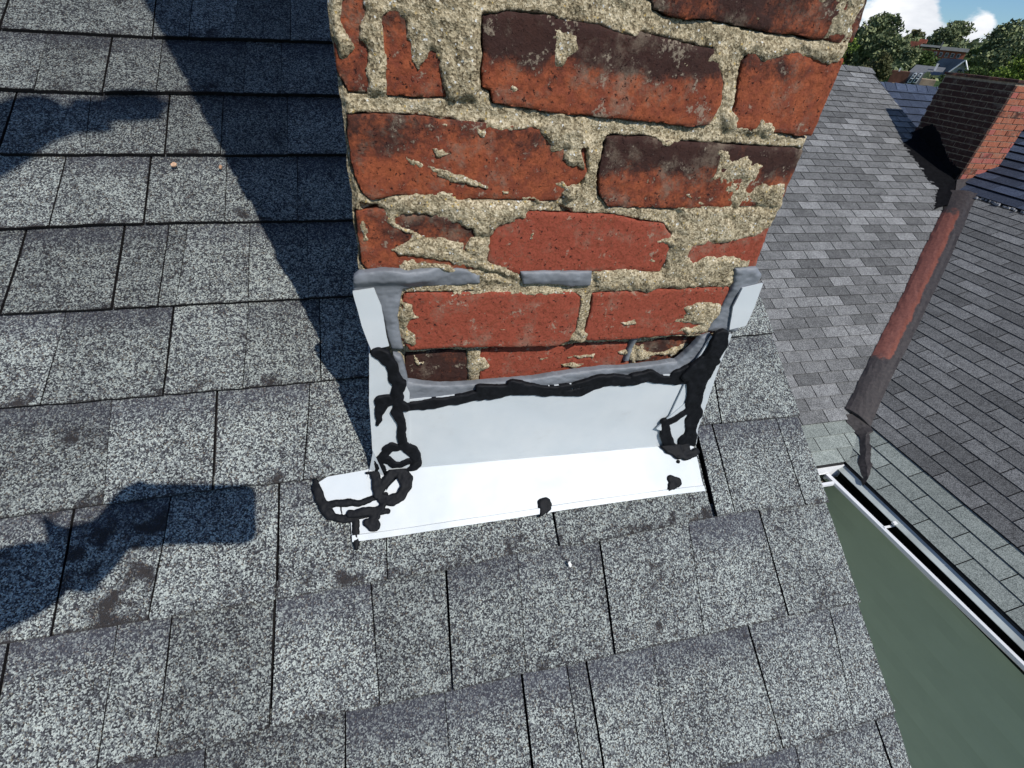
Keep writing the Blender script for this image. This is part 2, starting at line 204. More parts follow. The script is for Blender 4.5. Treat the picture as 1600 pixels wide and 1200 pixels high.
TAR = [[(-0.0005, 0.1117, 0.006), (0.0194, 0.1132, 0.0069), (0.0427, 0.1155, 0.0066), (0.0663, 0.1189, 0.0067), (0.0821, 0.1218, 0.0065), (0.1062, 0.1242, 0.007),
  (0.1287, 0.1298, 0.0075), (0.1646, 0.1234, 0.006), (0.1996, 0.1199, 0.0053), (0.2236, 0.1194, 0.0055), (0.2381, 0.128, 0.0064), (0.255, 0.1333, 0.0055),
  (0.2963, 0.133, 0.0057), (0.3177, 0.1402, 0.0077), (0.3341, 0.1329, 0.0059), (0.3541, 0.1306, 0.006), (0.378, 0.1325, 0.0081)],
 [(0.0896, 0.1334, 0.0048), (0.0977, 0.1319, 0.0048), (0.1098, 0.1311, 0.0041)],
 [(0.1298, 0.1369, 0.0057), (0.1637, 0.1307, 0.0025), (0.1983, 0.1284, 0.0026), (0.2195, 0.1323, 0.0036), (0.2405, 0.1384, 0.0045), (0.2668, 0.141, 0.0041),
  (0.2812, 0.1381, 0.0037), (0.2908, 0.1365, 0.0028)],
 [(0.2928, 0.1395, 0.0047), (0.3146, 0.1415, 0.0076)], [(0.3569, 0.1402, 0.0069), (0.3621, 0.142, 0.0059), (0.3777, 0.1476, 0.0089)],
 [(-0.0266, 0.1926, 0.0061), (-0.0189, 0.1872, 0.0076), (-0.0128, 0.1748, 0.0063), (-0.0099, 0.1548, 0.0065), (-0.0059, 0.149, 0.0072), (-0.0096, 0.136, 0.0066),
  (-0.0092, 0.1184, 0.006), (-0.0005, 0.1117, 0.0053)],
 [(-0.0094, 0.1144, 0.0045), (-0.0115, 0.1044, 0.006), (-0.0077, 0.0905, 0.0053), (-0.0085, 0.0634, 0.0048), (-0.0076, 0.0497, 0.0056)],
 [(-0.028, 0.1237, 0.0087), (-0.0204, 0.1271, 0.0058), (-0.0295, 0.1139, 0.0073), (-0.0335, 0.1021, 0.0037), (-0.0332, 0.0959, 0.003), (-0.0347, 0.0877, 0.0012)],
 [(-0.0213, 0.0489, 0.0048), (-0.0299, 0.0395, 0.0055), (-0.037, 0.0309, 0.0056), (-0.0388, 0.018, 0.0048), (-0.0339, -0.0014, 0.0058), (-0.0312, -0.0136, 0.005),
  (-0.0325, -0.0244, 0.0057), (-0.033, -0.0335, 0.0049)],
 [(-0.0295, 0.0453, 0.0047), (-0.0213, 0.0489, 0.0056), (-0.0151, 0.046, 0.0048)],
 [(-0.0323, 0.0292, 0.0064), (-0.021, 0.0158, 0.0057), (-0.012, 0.0146, 0.0049), (-0.0017, 0.0207, 0.0058)],
 [(-0.0076, 0.0497, 0.0064), (0.0016, 0.0394, 0.0073), (0.0085, 0.0279, 0.0058), (0.0079, 0.0121, 0.0059), (-0.001, 0.0008, 0.0059), (-0.0125, -0.0077, 0.0059),
  (-0.0232, -0.0186, 0.0058), (-0.0312, -0.0304, 0.0057)],
 [(-0.0062, -0.0005, 0.0051), (0.0011, -0.0064, 0.0051), (0.0081, -0.0156, 0.0051), (0.0047, -0.0281, 0.0067), (-0.0035, -0.0382, 0.0058), (-0.0154, -0.0428, 0.0066),
  (-0.0252, -0.0401, 0.0066)],
 [(-0.001, -0.013, 0.0042), (0.0026, -0.0219, 0.0042), (0.0011, -0.0319, 0.0033)],
 [(-0.0245, -0.0427, 0.0033), (-0.0274, -0.0506, 0.0041), (-0.034, -0.0532, 0.0048), (-0.0396, -0.0671, 0.0048)], [(-0.046, -0.0672, 0.0048), (-0.0397, -0.0703, 0.0081)],
 [(-0.034, -0.0532, 0.0048), (-0.0493, -0.0523, 0.004), (-0.0677, -0.0535, 0.004)], [(-0.0438, 0.0258, 0.0016), (-0.0424, 0.005, 0.0025), (-0.0414, -0.0024, 0.0017)],
 [(0.1888, -0.0677, 0.0094), (0.1902, -0.0713, 0.0094)], [(0.1855, -0.0769, 0.0046), (0.1819, -0.0818, 0.0028), (0.1785, -0.0857, 0.001)],
 [(0.3908, -0.052, 0.0075), (0.396, -0.0573, 0.0096), (0.3906, -0.0615, 0.0074)], [(0.3852, -0.0658, 0.0032), (0.3825, -0.0683, 0.001)],
 [(0.4091, -0.0273, 0.0021), (0.4096, -0.0274, 0.0022)],
 [(0.3987, 0.1996, 0.0106), (0.4001, 0.1838, 0.0128), (0.3972, 0.1687, 0.0129), (0.3943, 0.1478, 0.0162), (0.392, 0.1295, 0.0154), (0.3941, 0.1068, 0.0126),
  (0.4005, 0.0827, 0.0118), (0.4095, 0.0661, 0.011)],
 [(0.3871, 0.1619, 0.0099), (0.3821, 0.1516, 0.011), (0.3707, 0.1394, 0.008)], [(0.4032, 0.1632, 0.01), (0.4101, 0.1608, 0.004)],
 [(0.3973, 0.083, 0.0075), (0.391, 0.0738, 0.0054), (0.3785, 0.0613, 0.0064), (0.3633, 0.0564, 0.0065), (0.3698, 0.0354, 0.0071), (0.3852, 0.0099, 0.008),
  (0.3974, -0.0075, 0.0071), (0.4102, -0.0185, 0.0065)],
 [(0.4095, 0.0661, 0.011), (0.4063, 0.0601, 0.0121), (0.4124, 0.0365, 0.009), (0.4145, 0.0176, 0.0092), (0.4124, 0.0042, 0.0094), (0.4044, 0.0214, 0.0069)],
 [(0.4124, 0.0365, 0.0079), (0.423, 0.0058, 0.0082), (0.4256, -0.0108, 0.0077), (0.4211, -0.0194, 0.0077), (0.4348, -0.0186, 0.0055), (0.44, -0.016, 0.0045)],
 [(0.4092, 0.0073, 0.0069), (0.4107, -0.0166, 0.0065)]]
FOOT_TAR = [[(-0.1081, 0.0845, 0.0023), (-0.1053, 0.0744, 0.0046), (-0.1035, 0.0613, 0.0054), (-0.0978, 0.0493, 0.0053), (-0.0898, 0.0387, 0.0054), (-0.077, 0.0329, 0.0047),
  (-0.064, 0.0302, 0.0048)],
 [(-0.0225, 0.056, 0.004), (-0.0405, 0.0527, 0.004), (-0.0566, 0.05, 0.0048), (-0.0667, 0.0522, 0.0056), (-0.08, 0.0524, 0.0039), (-0.0992, 0.0535, 0.0031)],
 [(-0.0605, 0.0369, 0.0039), (-0.0618, 0.0275, 0.0048), (-0.0617, 0.0141, 0.0038), (-0.0616, 0.0032, 0.0031), (-0.062, -0.0052, 0.0015)],
 [(-0.073, 0.0363, 0.0023), (-0.0607, 0.0329, 0.0039), (-0.0416, 0.035, 0.0039), (-0.0217, 0.0346, 0.004)], [(-0.0777, 0.0497, 0.0009), (-0.0774, 0.0401, 0.0007)]]
LOWS = [[(-0.5303, 0.8122), (-0.3204, 0.8212), (-0.0554, 0.8431)], [(-0.5167, 0.6967), (-0.3784, 0.7008), (-0.302, 0.7083), (-0.0554, 0.7229)],
 [(-0.5034, 0.5845), (-0.2929, 0.5919), (-0.0459, 0.6019)], [(-0.4892, 0.4641), (-0.4256, 0.4678), (-0.3041, 0.4737), (-0.0378, 0.4792)],
 [(-0.4745, 0.3396), (-0.2828, 0.344), (-0.045, 0.3486)], [(-0.4599, 0.2167), (-0.2258, 0.2184), (-0.0347, 0.2213), (0.5905, 0.2452), (0.6469, 0.2466)],
 [(-0.4447, 0.0873), (-0.3712, 0.0876), (-0.2234, 0.0902), (-0.1135, 0.088), (0.4652, 0.1), (0.6501, 0.0962)],
 [(-0.4291, -0.0446), (-0.2893, -0.0464), (-0.1553, -0.0483), (-0.0281, -0.0473), (0.0481, -0.0484), (0.1462, -0.0424), (0.2662, -0.0458), (0.4356, -0.0403),
  (0.4834, -0.0386), (0.6402, -0.047)],
 [(-0.3146, -0.1796), (-0.2295, -0.1851), (-0.1623, -0.1793), (-0.1128, -0.1792), (-0.052, -0.1825), (0.0385, -0.1853), (0.1239, -0.1844), (0.2111, -0.1879),
  (0.3966, -0.19), (0.4596, -0.191), (0.5258, -0.1912), (0.6477, -0.1954)],
 [(0.4637, -0.3387), (0.5423, -0.3426), (0.6344, -0.3473)]]
JOINTS = [[(-0.5205, -0.5264, 2), (-0.3291, -0.3277, 2), (-0.2747, -0.2766, 1), (-0.2071, -0.2082, 0), (-0.1214, -0.1234, 0)],
 [(-0.4697, -0.471, 0), (-0.3851, -0.3867, 2), (-0.3157, -0.3168, 0), (-0.1936, -0.195, 0), (-0.1388, -0.1395, 0)],
 [(-0.4949, -0.5015, 2), (-0.4053, -0.3999, 0), (-0.301, -0.3004, 2), (-0.2257, -0.2266, 0), (-0.1308, -0.1319, 0)],
 [(-0.4249, -0.4307, 1), (-0.3202, -0.3208, 2), (-0.2195, -0.2187, 0), (-0.1188, -0.1197, 0)],
 [(-0.4583, -0.4686, 2), (-0.3462, -0.35, 2), (-0.2912, -0.298, 1), (-0.2677, -0.2767, 0), (-0.187, -0.1876, 0), (-0.108, -0.1081, 0)],
 [(-0.4024, -0.4153, 0), (-0.2804, -0.2857, 2), (-0.1876, -0.1936, 0), (-0.0951, -0.0962, 1), (0.584, 0.5709, 0)],
 [(-0.3448, -0.3406, 0), (-0.2258, -0.2255, 2), (-0.1104, -0.1221, 1), (0.4682, 0.4356, 0), (0.5261, 0.5044, 2)],
 [(-0.3724, -0.3788, 2), (-0.2725, -0.2881, 1), (-0.152, -0.1553, 2), (-0.0222, -0.0273, 1), (0.101, 0.0936, 0), (0.2011, 0.2013, 2), (0.4579, 0.4489, 3),
  (0.4914, 0.4845, 2)],
 [(-0.42, -0.4246, 2), (-0.32, -0.3272, 1), (-0.2663, -0.2745, 1), (-0.1581, -0.1636, 2), (-0.0485, -0.0461, 1), (0.0472, 0.0385, 2), (0.1442, 0.1315, 0),
  (0.2648, 0.2525, 2), (0.4098, 0.3864, 0), (0.5323, 0.5268, 2)],
 [(-0.343, -0.3439, 1), (-0.2295, -0.23, 1), (-0.0842, -0.0929, 1), (0.0298, 0.0244, 0), (0.1273, 0.1213, 2), (0.1873, 0.1826, 1), (0.2139, 0.2108, 2),
  (0.3112, 0.2962, 0), (0.4616, 0.4627, 2), (0.6066, 0.5837, 0)],
 [(0.4872, 0.4742, 1), (0.6242, 0.6235, 2), (0.304, 0.2944, 2), (0.0959, 0.0888, 1)]]
COVER_L = [(7.659, 5.209, 5.114), (7.359, 4.91, 4.962), (6.492, 4.271, 4.636), (5.789, 3.737, 4.364), (5.294, 3.375, 4.179), (4.718, 2.957, 3.966), (4.217, 2.587, 3.778)]
COVER_R = [(7.871, 4.952, 5.157), (7.65, 4.795, 5.068), (6.685, 4.062, 4.678), (5.853, 3.464, 4.342), (5.308, 3.074, 4.122), (4.812, 2.73, 3.921), (4.332, 2.366, 3.727)]
SMEAR_L = [(4.153, 2.543, 3.75), (4.172, 2.455, 3.714), (4.202, 2.386, 3.687), (4.173, 2.284, 3.663), (4.104, 2.196, 3.635), (4.025, 2.118, 3.603), (3.971, 2.029, 3.582),
 (3.927, 1.962, 3.564), (3.908, 1.894, 3.556)]
SMEAR_R = [(4.453, 2.497, 3.776), (4.36, 2.399, 3.739), (4.31, 2.315, 3.718), (4.274, 2.303, 3.704), (4.184, 2.176, 3.668), (4.111, 2.094, 3.638), (4.075, 2.019, 3.624),
 (4.021, 1.979, 3.602), (3.974, 1.936, 3.583)]
LEAFS = [(-0.2872, 0.5712), (-0.2253, 0.5687), (0.2116, -0.0691)]

# ------------------------------------------------------------------ numpy helpers
def vnoise(x, y, f, seed):
    rng = np.random.default_rng(seed); n = 256; T = rng.random((n, n))
    X = x * f + 1000.3; Y = y * f + 1000.7; xi = np.floor(X).astype(int); yi = np.floor(Y).astype(int); fx = X - xi; fy = Y - yi
    fx = fx * fx * (3 - 2 * fx); fy = fy * fy * (3 - 2 * fy)
    a = T[xi % n, yi % n]; b = T[(xi + 1) % n, yi % n]; c = T[xi % n, (yi + 1) % n]; d = T[(xi + 1) % n, (yi + 1) % n]
    return (a * (1 - fx) + b * fx) * (1 - fy) + (c * (1 - fx) + d * fx) * fy - 0.5
def fbm(x, y, f, seed, o=4, g=0.55):
    s = 0; a = 1; t = 0
    for k in range(o):
        s = s + a * vnoise(x, y, f * 2.03 ** k, seed + k); t += a; a *= g
    return s / t
def sdf(poly, X, Y):                      # positive inside
    d = np.full(X.shape, 1e9); ins = np.zeros(X.shape, bool); n = len(poly)
    for i in range(n):
        ax, ay = poly[i]; bx, by = poly[(i + 1) % n]; ex, ey = bx - ax, by - ay; l2 = ex * ex + ey * ey + 1e-12
        t = np.clip(((X - ax) * ex + (Y - ay) * ey) / l2, 0, 1); d = np.minimum(d, (X - ax - t * ex) ** 2 + (Y - ay - t * ey) ** 2)
        c = ((ay > Y) != (by > Y))
        if abs(by - ay) > 1e-9: ins ^= c & (X < (bx - ax) * (Y - ay) / (by - ay) + ax)
    d = np.sqrt(d); return np.where(ins, d, -d)
def sstroke(pts, X, Y):                   # positive inside a stroke of varying radius
    best = np.full(X.shape, -1e9)
    for i in range(len(pts) - 1):
        ax, ay, ar = pts[i]; bx, by, br = pts[i + 1]; ex, ey = bx - ax, by - ay; l2 = ex * ex + ey * ey + 1e-12
        t = np.clip(((X - ax) * ex + (Y - ay) * ey) / l2, 0, 1)
        best = np.maximum(best, ar + (br - ar) * t - np.hypot(X - ax - t * ex, Y - ay - t * ey))
    return best
def sms(a, b, x):
    t = np.clip((x - a) / (b - a), 0, 1); return t * t * (3 - 2 * t)

# ------------------------------------------------------------------ scene helpers
LOC = {}
def tag(o, label=None, cat=None, group=None, kind=None):
    for k, v in (('label', label), ('category', cat), ('group', group), ('kind', kind)):
        if v: o[k] = v
    return o
def thing(name, loc, label, cat, group=None):
    o = bpy.data.objects.new(name, None); COL.objects.link(o); o.location = loc; LOC[o.name] = Vector(loc); o.empty_display_size = 0.2
    return tag(o, label, cat, group)
def mesh(name, V, F, mats):
    me = bpy.data.meshes.new(name); me.from_pydata([tuple(v) for v in V], [], [tuple(f) for f in F]); me.update()
    for m in (mats if isinstance(mats, (list, tuple)) else [mats]): me.materials.append(m)
    return me
def part(name, V, F, mats, parent=None, smooth=False, loc=None, mi=None, color=None):
    """V in world metres; the object gets an origin of its own near its points"""
    V = np.asarray(V, float); o0 = Vector(V.mean(axis=0)) if loc is None else Vector(loc)
    me = mesh(name, V - np.array(o0), F, mats)
    if smooth: me.polygons.foreach_set('use_smooth', [True] * len(me.polygons))
    if mi is not None: me.polygons.foreach_set('material_index', mi)
    o = bpy.data.objects.new(name, me); COL.objects.link(o); LOC[o.name] = o0
    if parent is not None: o.parent = parent; o.location = o0 - LOC[parent.name]
    else: o.location = o0
    if color: o.color = color
    return o
def inst(name, me, loc, parent, color=None, rot=None):
    o = bpy.data.objects.new(name, me); COL.objects.link(o); LOC[o.name] = Vector(loc); o.parent = parent
    o.location = Vector(loc) - (LOC[parent.name] if parent else Vector((0, 0, 0)))
    if rot: o.rotation_euler = rot
    if color: o.color = color
    return o
def box(x0, x1, y0, y1, z0, z1):
    V = [(x, y, z) for z in (z0, z1) for y in (y0, y1) for x in (x0, x1)]
    return V, [(0, 2, 3, 1), (4, 5, 7, 6), (0, 1, 5, 4), (2, 6, 7, 3), (0, 4, 6, 2), (1, 3, 7, 5)]
class MB:
    def __init__(s): s.V = []; s.F = []
    def add(s, V, F):
        b = len(s.V); s.V += [tuple(v) for v in V]; s.F += [tuple(i + b for i in f) for f in F]
    def box(s, *a): s.add(*box(*a))
    def tube(s, pts, rads, n=8):
        pts = [Vector(p) for p in pts]; rings = []
        for i, p in enumerate(pts):
            t = (pts[min(i + 1, len(pts) - 1)] - pts[max(i - 1, 0)]).normalized(); a = t.orthogonal().normalized(); b = t.cross(a)
            r = rads[i] if isinstance(rads, (list, tuple)) else rads
            rings.append([p + (a * math.cos(2 * math.pi * k / n) + b * math.sin(2 * math.pi * k / n)) * r for k in range(n)])
        V = [v for rg in rings for v in rg]; F = []
        for i in range(len(rings) - 1):
            for k in range(n): F.append((i * n + k, i * n + (k + 1) % n, (i + 1) * n + (k + 1) % n, (i + 1) * n + k))
        F.append(tuple(range(n))[::-1]); F.append(tuple((len(rings) - 1) * n + k for k in range(n))); s.add(V, F)
    def part(s, name, mats, parent=None, **k): return part(name, s.V, s.F, mats, parent, **k)
def prism(top, bot):                      # two matching loops -> closed solid
    n = len(top); V = list(top) + list(bot); F = [tuple(range(n)), tuple(range(2 * n - 1, n - 1, -1))]
    for i in range(n): F.append((i, i + n, (i + 1) % n + n, (i + 1) % n))
    return V, F
def relief(name, fld, b, res, mapper, mat, parent, smooth=True, color=None, skirt=0.003):
    """height field over a grid; where fld also gives a signed distance the rim follows its zero line and gets a skirt"""
    u = np.arange(b[0], b[1] + res, res); v = np.arange(b[2], b[3] + res, res); U, Vv = np.meshgrid(u, v, indexing='ij')
    R3 = fld(U, Vv); H, M = R3[0], R3[1]; n1, n2 = U.shape
    if len(R3) > 2:
        S = R3[2]; gx, gy = np.gradient(S, res); g2 = np.maximum(gx * gx + gy * gy, .25); M = S > 0
        c = M[:-1, :-1] | M[1:, :-1] | M[:-1, 1:] | M[1:, 1:]
        k = (S <= 0); st = np.clip(-S / g2, -1.3 * res / np.sqrt(g2), 1.3 * res / np.sqrt(g2)); U = np.where(k, U + st * gx, U); Vv = np.where(k, Vv + st * gy, Vv)
    else: c = M[:-1, :-1] | M[1:, :-1] | M[:-1, 1:] | M[1:, 1:]
    I, J = np.nonzero(c); a = I * n2 + J; F = np.stack([a, a + n2, a + n2 + 1, a + 1], 1); used, inv = np.unique(F, return_inverse=True); F = inv.reshape(-1, 4)
    Uf, Vf, Hf = U.ravel()[used], Vv.ravel()[used], H.ravel()[used]; F = F.tolist()
    if len(R3) > 2:
        E = {}
        for f in F:
            for q in range(4):
                e = (f[q], f[(q + 1) % 4]); r = (e[1], e[0])
                if r in E: del E[r]
                else: E[e] = 1
        rim = sorted({x for e in E for x in e}); n0 = len(Uf); mp_ = {x: n0 + i for i, x in enumerate(rim)}; rim = np.array(rim)
        Uf = np.r_[Uf, Uf[rim]]; Vf = np.r_[Vf, Vf[rim]]; Hf = np.r_[Hf, Hf[rim] - skirt]
        F += [[e[1], e[0], mp_[e[0]], mp_[e[1]]] for e in E]
    return part(name, mapper(Uf, Vf, Hf), F, mat, parent, smooth=smooth, color=color)

# ------------------------------------------------------------------ materials
def mat(name, rough=0.8, spec=0.3, metal=0):
    m = bpy.data.materials.new(name); m.use_nodes = True; b = m.node_tree.nodes['Principled BSDF']
    b.inputs['Roughness'].default_value = rough; b.inputs['Specular IOR Level'].default_value = spec; b.inputs['Metallic'].default_value = metal
    return m, m.node_tree, b
class G:
    """tiny node-graph writer"""
    def __init__(s, nt): s.nt = nt; s.tc = nt.nodes.new('ShaderNodeTexCoord'); s.oi = nt.nodes.new('ShaderNodeObjectInfo')
    def lk(s, v, i):
        if v is None: return
        if isinstance(v, (int, float, tuple, list)): i.default_value = v
        else: s.nt.links.new(v, i)
    def node(s, t, **k):
        n = s.nt.nodes.new(t)
        for a, b in k.items(): setattr(n, a, b)
        return n
    def vec(s, shift=True, sc=(1, 1, 1)):
        m = s.node('ShaderNodeMapping'); s.lk(s.tc.outputs['Object'], m.inputs[0]); m.inputs['Scale'].default_value = sc
        if shift:
            x = s.node('ShaderNodeCombineXYZ'); r = s.math('MULTIPLY', s.oi.outputs['Random'], 37.0); s.lk(r, x.inputs[0]); s.lk(r, x.inputs[1]); s.lk(x.outputs[0], m.inputs['Location'])
        return m.outputs[0]
    def math(s, op, a, b=None, c=None):
        n = s.node('ShaderNodeMath', operation=op)
        for i, v in enumerate((a, b, c)): s.lk(v, n.inputs[i]) if v is not None else None
        return n.outputs[0]
    def noise(s, v, scale, det=3, rough=0.5):
        n = s.node('ShaderNodeTexNoise'); s.lk(v, n.inputs['Vector']); n.inputs['Scale'].default_value = scale; n.inputs['Detail'].default_value = det; n.inputs['Roughness'].default_value = rough
        return n.outputs['Fac']
    def vor(s, v, scale, what='Color', feat='F1'):
        n = s.node('ShaderNodeTexVoronoi', feature=feat); s.lk(v, n.inputs['Vector']); n.inputs['Scale'].default_value = scale
        return n.outputs[what]
    def mix(s, f, a, b, mode='MIX'):
        n = s.node('ShaderNodeMixRGB', blend_type=mode); s.lk(f, n.inputs[0])
        for i, v in ((1, a), (2, b)): s.lk((v + (1,)) if isinstance(v, tuple) and len(v) == 3 else v, n.inputs[i])
        return n.outputs[0]
    def step(s, x, a, b, lo=0.0, hi=1.0):
        n = s.node('ShaderNodeMapRange', interpolation_type='SMOOTHSTEP'); s.lk(x, n.inputs['Value'])
        for k, v in (('From Min', a), ('From Max', b), ('To Min', lo), ('To Max', hi)): s.lk(v, n.inputs[k])
        return n.outputs[0]
    def ramp(s, x, st, interp='LINEAR'):
        n = s.node('ShaderNodeValToRGB'); n.color_ramp.interpolation = interp; e = n.color_ramp.elements
        while len(e) < len(st): e.new(0.5)
        for q, (p, c) in zip(e, st): q.position = p; q.color = tuple(c) + (1,)
        s.lk(x, n.inputs[0]); return n.outputs[0]
    def sep(s, c):
        n = s.node('ShaderNodeSeparateColor'); s.lk(c, n.inputs[0]); return n.outputs
    def bump(s, h, dist, strength=1.0, nrm=None):
        n = s.node('ShaderNodeBump'); s.lk(h, n.inputs['Height']); n.inputs['Distance'].default_value = dist; n.inputs['Strength'].default_value = strength
        if nrm: s.lk(nrm, n.inputs['Normal'])
        return n.outputs[0]
    def attr(s, name):
        n = s.node('ShaderNodeAttribute'); n.attribute_name = name; return n
# granule-covered shingles of the near roof: object colour = (tint, dark top band, bald wear)
def m_granule():
    m, nt, b = mat('mineral_granules', 0.9, 0.25); g = G(nt); v = g.vec()
    a = g.sep(g.vor(v, 640))[0]; a2 = g.sep(g.vor(v, 1100))[1]; x = g.math('ADD', g.math('MULTIPLY', a, 0.75), g.math('MULTIPLY', a2, 0.25))
    big = g.noise(v, 14, 5, 0.6); mid = g.noise(v, 90, 3, 0.6)
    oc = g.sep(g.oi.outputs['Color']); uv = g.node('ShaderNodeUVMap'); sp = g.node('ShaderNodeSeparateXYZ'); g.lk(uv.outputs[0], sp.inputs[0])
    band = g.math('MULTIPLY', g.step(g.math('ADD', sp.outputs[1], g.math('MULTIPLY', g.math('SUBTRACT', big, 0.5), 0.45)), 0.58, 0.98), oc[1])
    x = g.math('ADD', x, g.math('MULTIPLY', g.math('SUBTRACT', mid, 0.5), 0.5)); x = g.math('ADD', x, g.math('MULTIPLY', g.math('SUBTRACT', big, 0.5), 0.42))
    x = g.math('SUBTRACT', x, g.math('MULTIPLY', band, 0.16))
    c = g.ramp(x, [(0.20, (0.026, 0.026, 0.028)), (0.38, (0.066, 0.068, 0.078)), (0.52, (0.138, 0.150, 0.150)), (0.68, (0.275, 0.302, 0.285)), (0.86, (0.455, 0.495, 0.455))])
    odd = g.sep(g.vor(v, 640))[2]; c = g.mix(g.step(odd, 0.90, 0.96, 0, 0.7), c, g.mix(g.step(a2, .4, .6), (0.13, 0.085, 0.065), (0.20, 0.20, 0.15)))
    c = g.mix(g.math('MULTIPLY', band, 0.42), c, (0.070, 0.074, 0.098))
    wn = g.noise(g.vec(), 24, 7, 0.68); lowr = g.step(sp.outputs[1], 0.0, 0.22, 0.10, 0.0)
    wear = g.step(g.math('ADD', g.math('ADD', wn, lowr), g.math('ADD', g.math('MULTIPLY', oc[2], 0.32), g.math('MULTIPLY', g.math('SUBTRACT', a, 0.5), 0.16))), 0.70, 0.74)
    c = g.mix(wear, c, (0.034, 0.030, 0.029))
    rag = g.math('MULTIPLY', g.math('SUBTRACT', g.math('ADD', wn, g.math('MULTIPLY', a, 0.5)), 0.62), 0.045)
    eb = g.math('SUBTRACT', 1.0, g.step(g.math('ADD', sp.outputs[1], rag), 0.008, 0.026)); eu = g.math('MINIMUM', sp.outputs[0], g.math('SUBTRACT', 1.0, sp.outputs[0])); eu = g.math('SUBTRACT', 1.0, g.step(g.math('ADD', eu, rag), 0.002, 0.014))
    c = g.mix(g.math('MULTIPLY', g.math('MAXIMUM', eb, g.math('MULTIPLY', eu, 0.5)), 0.78), c, (0.026, 0.023, 0.022))  # butt and side edge lines: granule loss plus painted gap shadow
    t = g.node('ShaderNodeVectorMath', operation='SCALE'); g.lk(c, t.inputs[0]); g.lk(oc[0], t.inputs['Scale'])
    g.lk(t.outputs[0], b.inputs['Base Color'])
    g.lk(g.bump(g.math('ADD', g.vor(v, 640, 'Distance'), g.math('MULTIPLY', mid, 0.6)), 0.0016, 0.75), b.inputs['Normal']); return m
def m_tab(name, stops, k=1.0):
    m, nt, b = mat(name, 0.9, 0.2); g = G(nt); v = g.vec(); a = g.sep(g.vor(v, 230))[0]; n = g.noise(v, 9, 5, 0.65); n2 = g.noise(v, 45, 3, 0.6)
    x = g.math('ADD', g.math('MULTIPLY', a, 0.42 * k), g.math('ADD', g.math('MULTIPLY', n, 0.34), g.math('MULTIPLY', n2, 0.24)))
    c = g.ramp(x, stops); at = g.attr('tint'); col = g.mix(1.0, g.oi.outputs['Color'], at.outputs['Color'], 'ADD'); c = g.mix(1.0, c, col, 'MULTIPLY')
    g.lk(c, b.inputs['Base Color']); g.lk(g.bump(a, 0.002, 0.5), b.inputs['Normal']); return m
def m_flat(name, col, rough=0.7, spec=0.3, var=0.15, sc=30, bd=0.0005, metal=0, sc2=250):
    m, nt, b = mat(name, rough, spec, metal); g = G(nt); v = g.vec(); n = g.noise(v, sc, 5, 0.6)
    c = g.mix(g.step(n, 0.3, 0.7), tuple(x * (1 - var) for x in col), tuple(min(1, x * (1 + var)) for x in col)); g.lk(c, b.inputs['Base Color'])
    if bd: g.lk(g.bump(g.noise(v, sc2, 4, 0.6), bd, 0.6), b.inputs['Normal'])
    return m
def m_brick(name, base, alt, scale=1.0):
    m, nt, b = mat(name, 0.85, 0.2); g = G(nt); v = g.vec(); oc = g.sep(g.oi.outputs['Color'])
    n1 = g.noise(v, 10 * scale, 7, 0.66); n2 = g.noise(v, 60 * scale, 5, 0.7); n3 = g.noise(v, 380 * scale, 3, 0.7)
    c = g.mix(g.step(n2, 0.35, 0.65), base, alt); c = g.mix(oc[1], c, (base[0] * .92, base[1] * 0.78, base[2] * 1.10), 'MIX')
    c = g.mix(g.math('MULTIPLY', g.step(n3, 0.42, 0.66), 0.6), c, tuple(x * 0.45 for x in base))
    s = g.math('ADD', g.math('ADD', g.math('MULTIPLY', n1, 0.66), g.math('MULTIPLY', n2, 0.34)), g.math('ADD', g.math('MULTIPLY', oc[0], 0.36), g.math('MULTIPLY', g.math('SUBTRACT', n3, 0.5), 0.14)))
    s = g.math('ADD', s, g.attr('soot_shade').outputs['Fac']); soot_shade = g.step(s, 0.60, 0.80); c = g.mix(g.math('MULTIPLY', soot_shade, 0.93), c, (0.030, 0.017, 0.015))  # soot mask; on the second chimney's left face it also paints shade
    film = g.step(g.math('ADD', g.noise(v, 27 * scale, 6, 0.7), g.math('MULTIPLY', n3, 0.20)), 0.60, 0.80, 0, 0.42); c = g.mix(film, c, (0.28, 0.225, 0.165)); pale = g.step(g.math('ADD', n2, g.math('MULTIPLY', n3, 0.35)), 0.78, 0.86, 0, 0.6); c = g.mix(pale, c, (0.36, 0.30, 0.22))
    pits = g.step(g.noise(v, 210 * scale, 4, 0.75), 0.34, 0.40); c = g.mix(pits, (0.03, 0.012, 0.01), c)
    g.lk(c, b.inputs['Base Color']); g.lk(g.bump(g.math('ADD', g.math('MULTIPLY', pits, 0.7), g.math('ADD', n2, n3)), 0.0011 / scale, 0.8), b.inputs['Normal']); return m
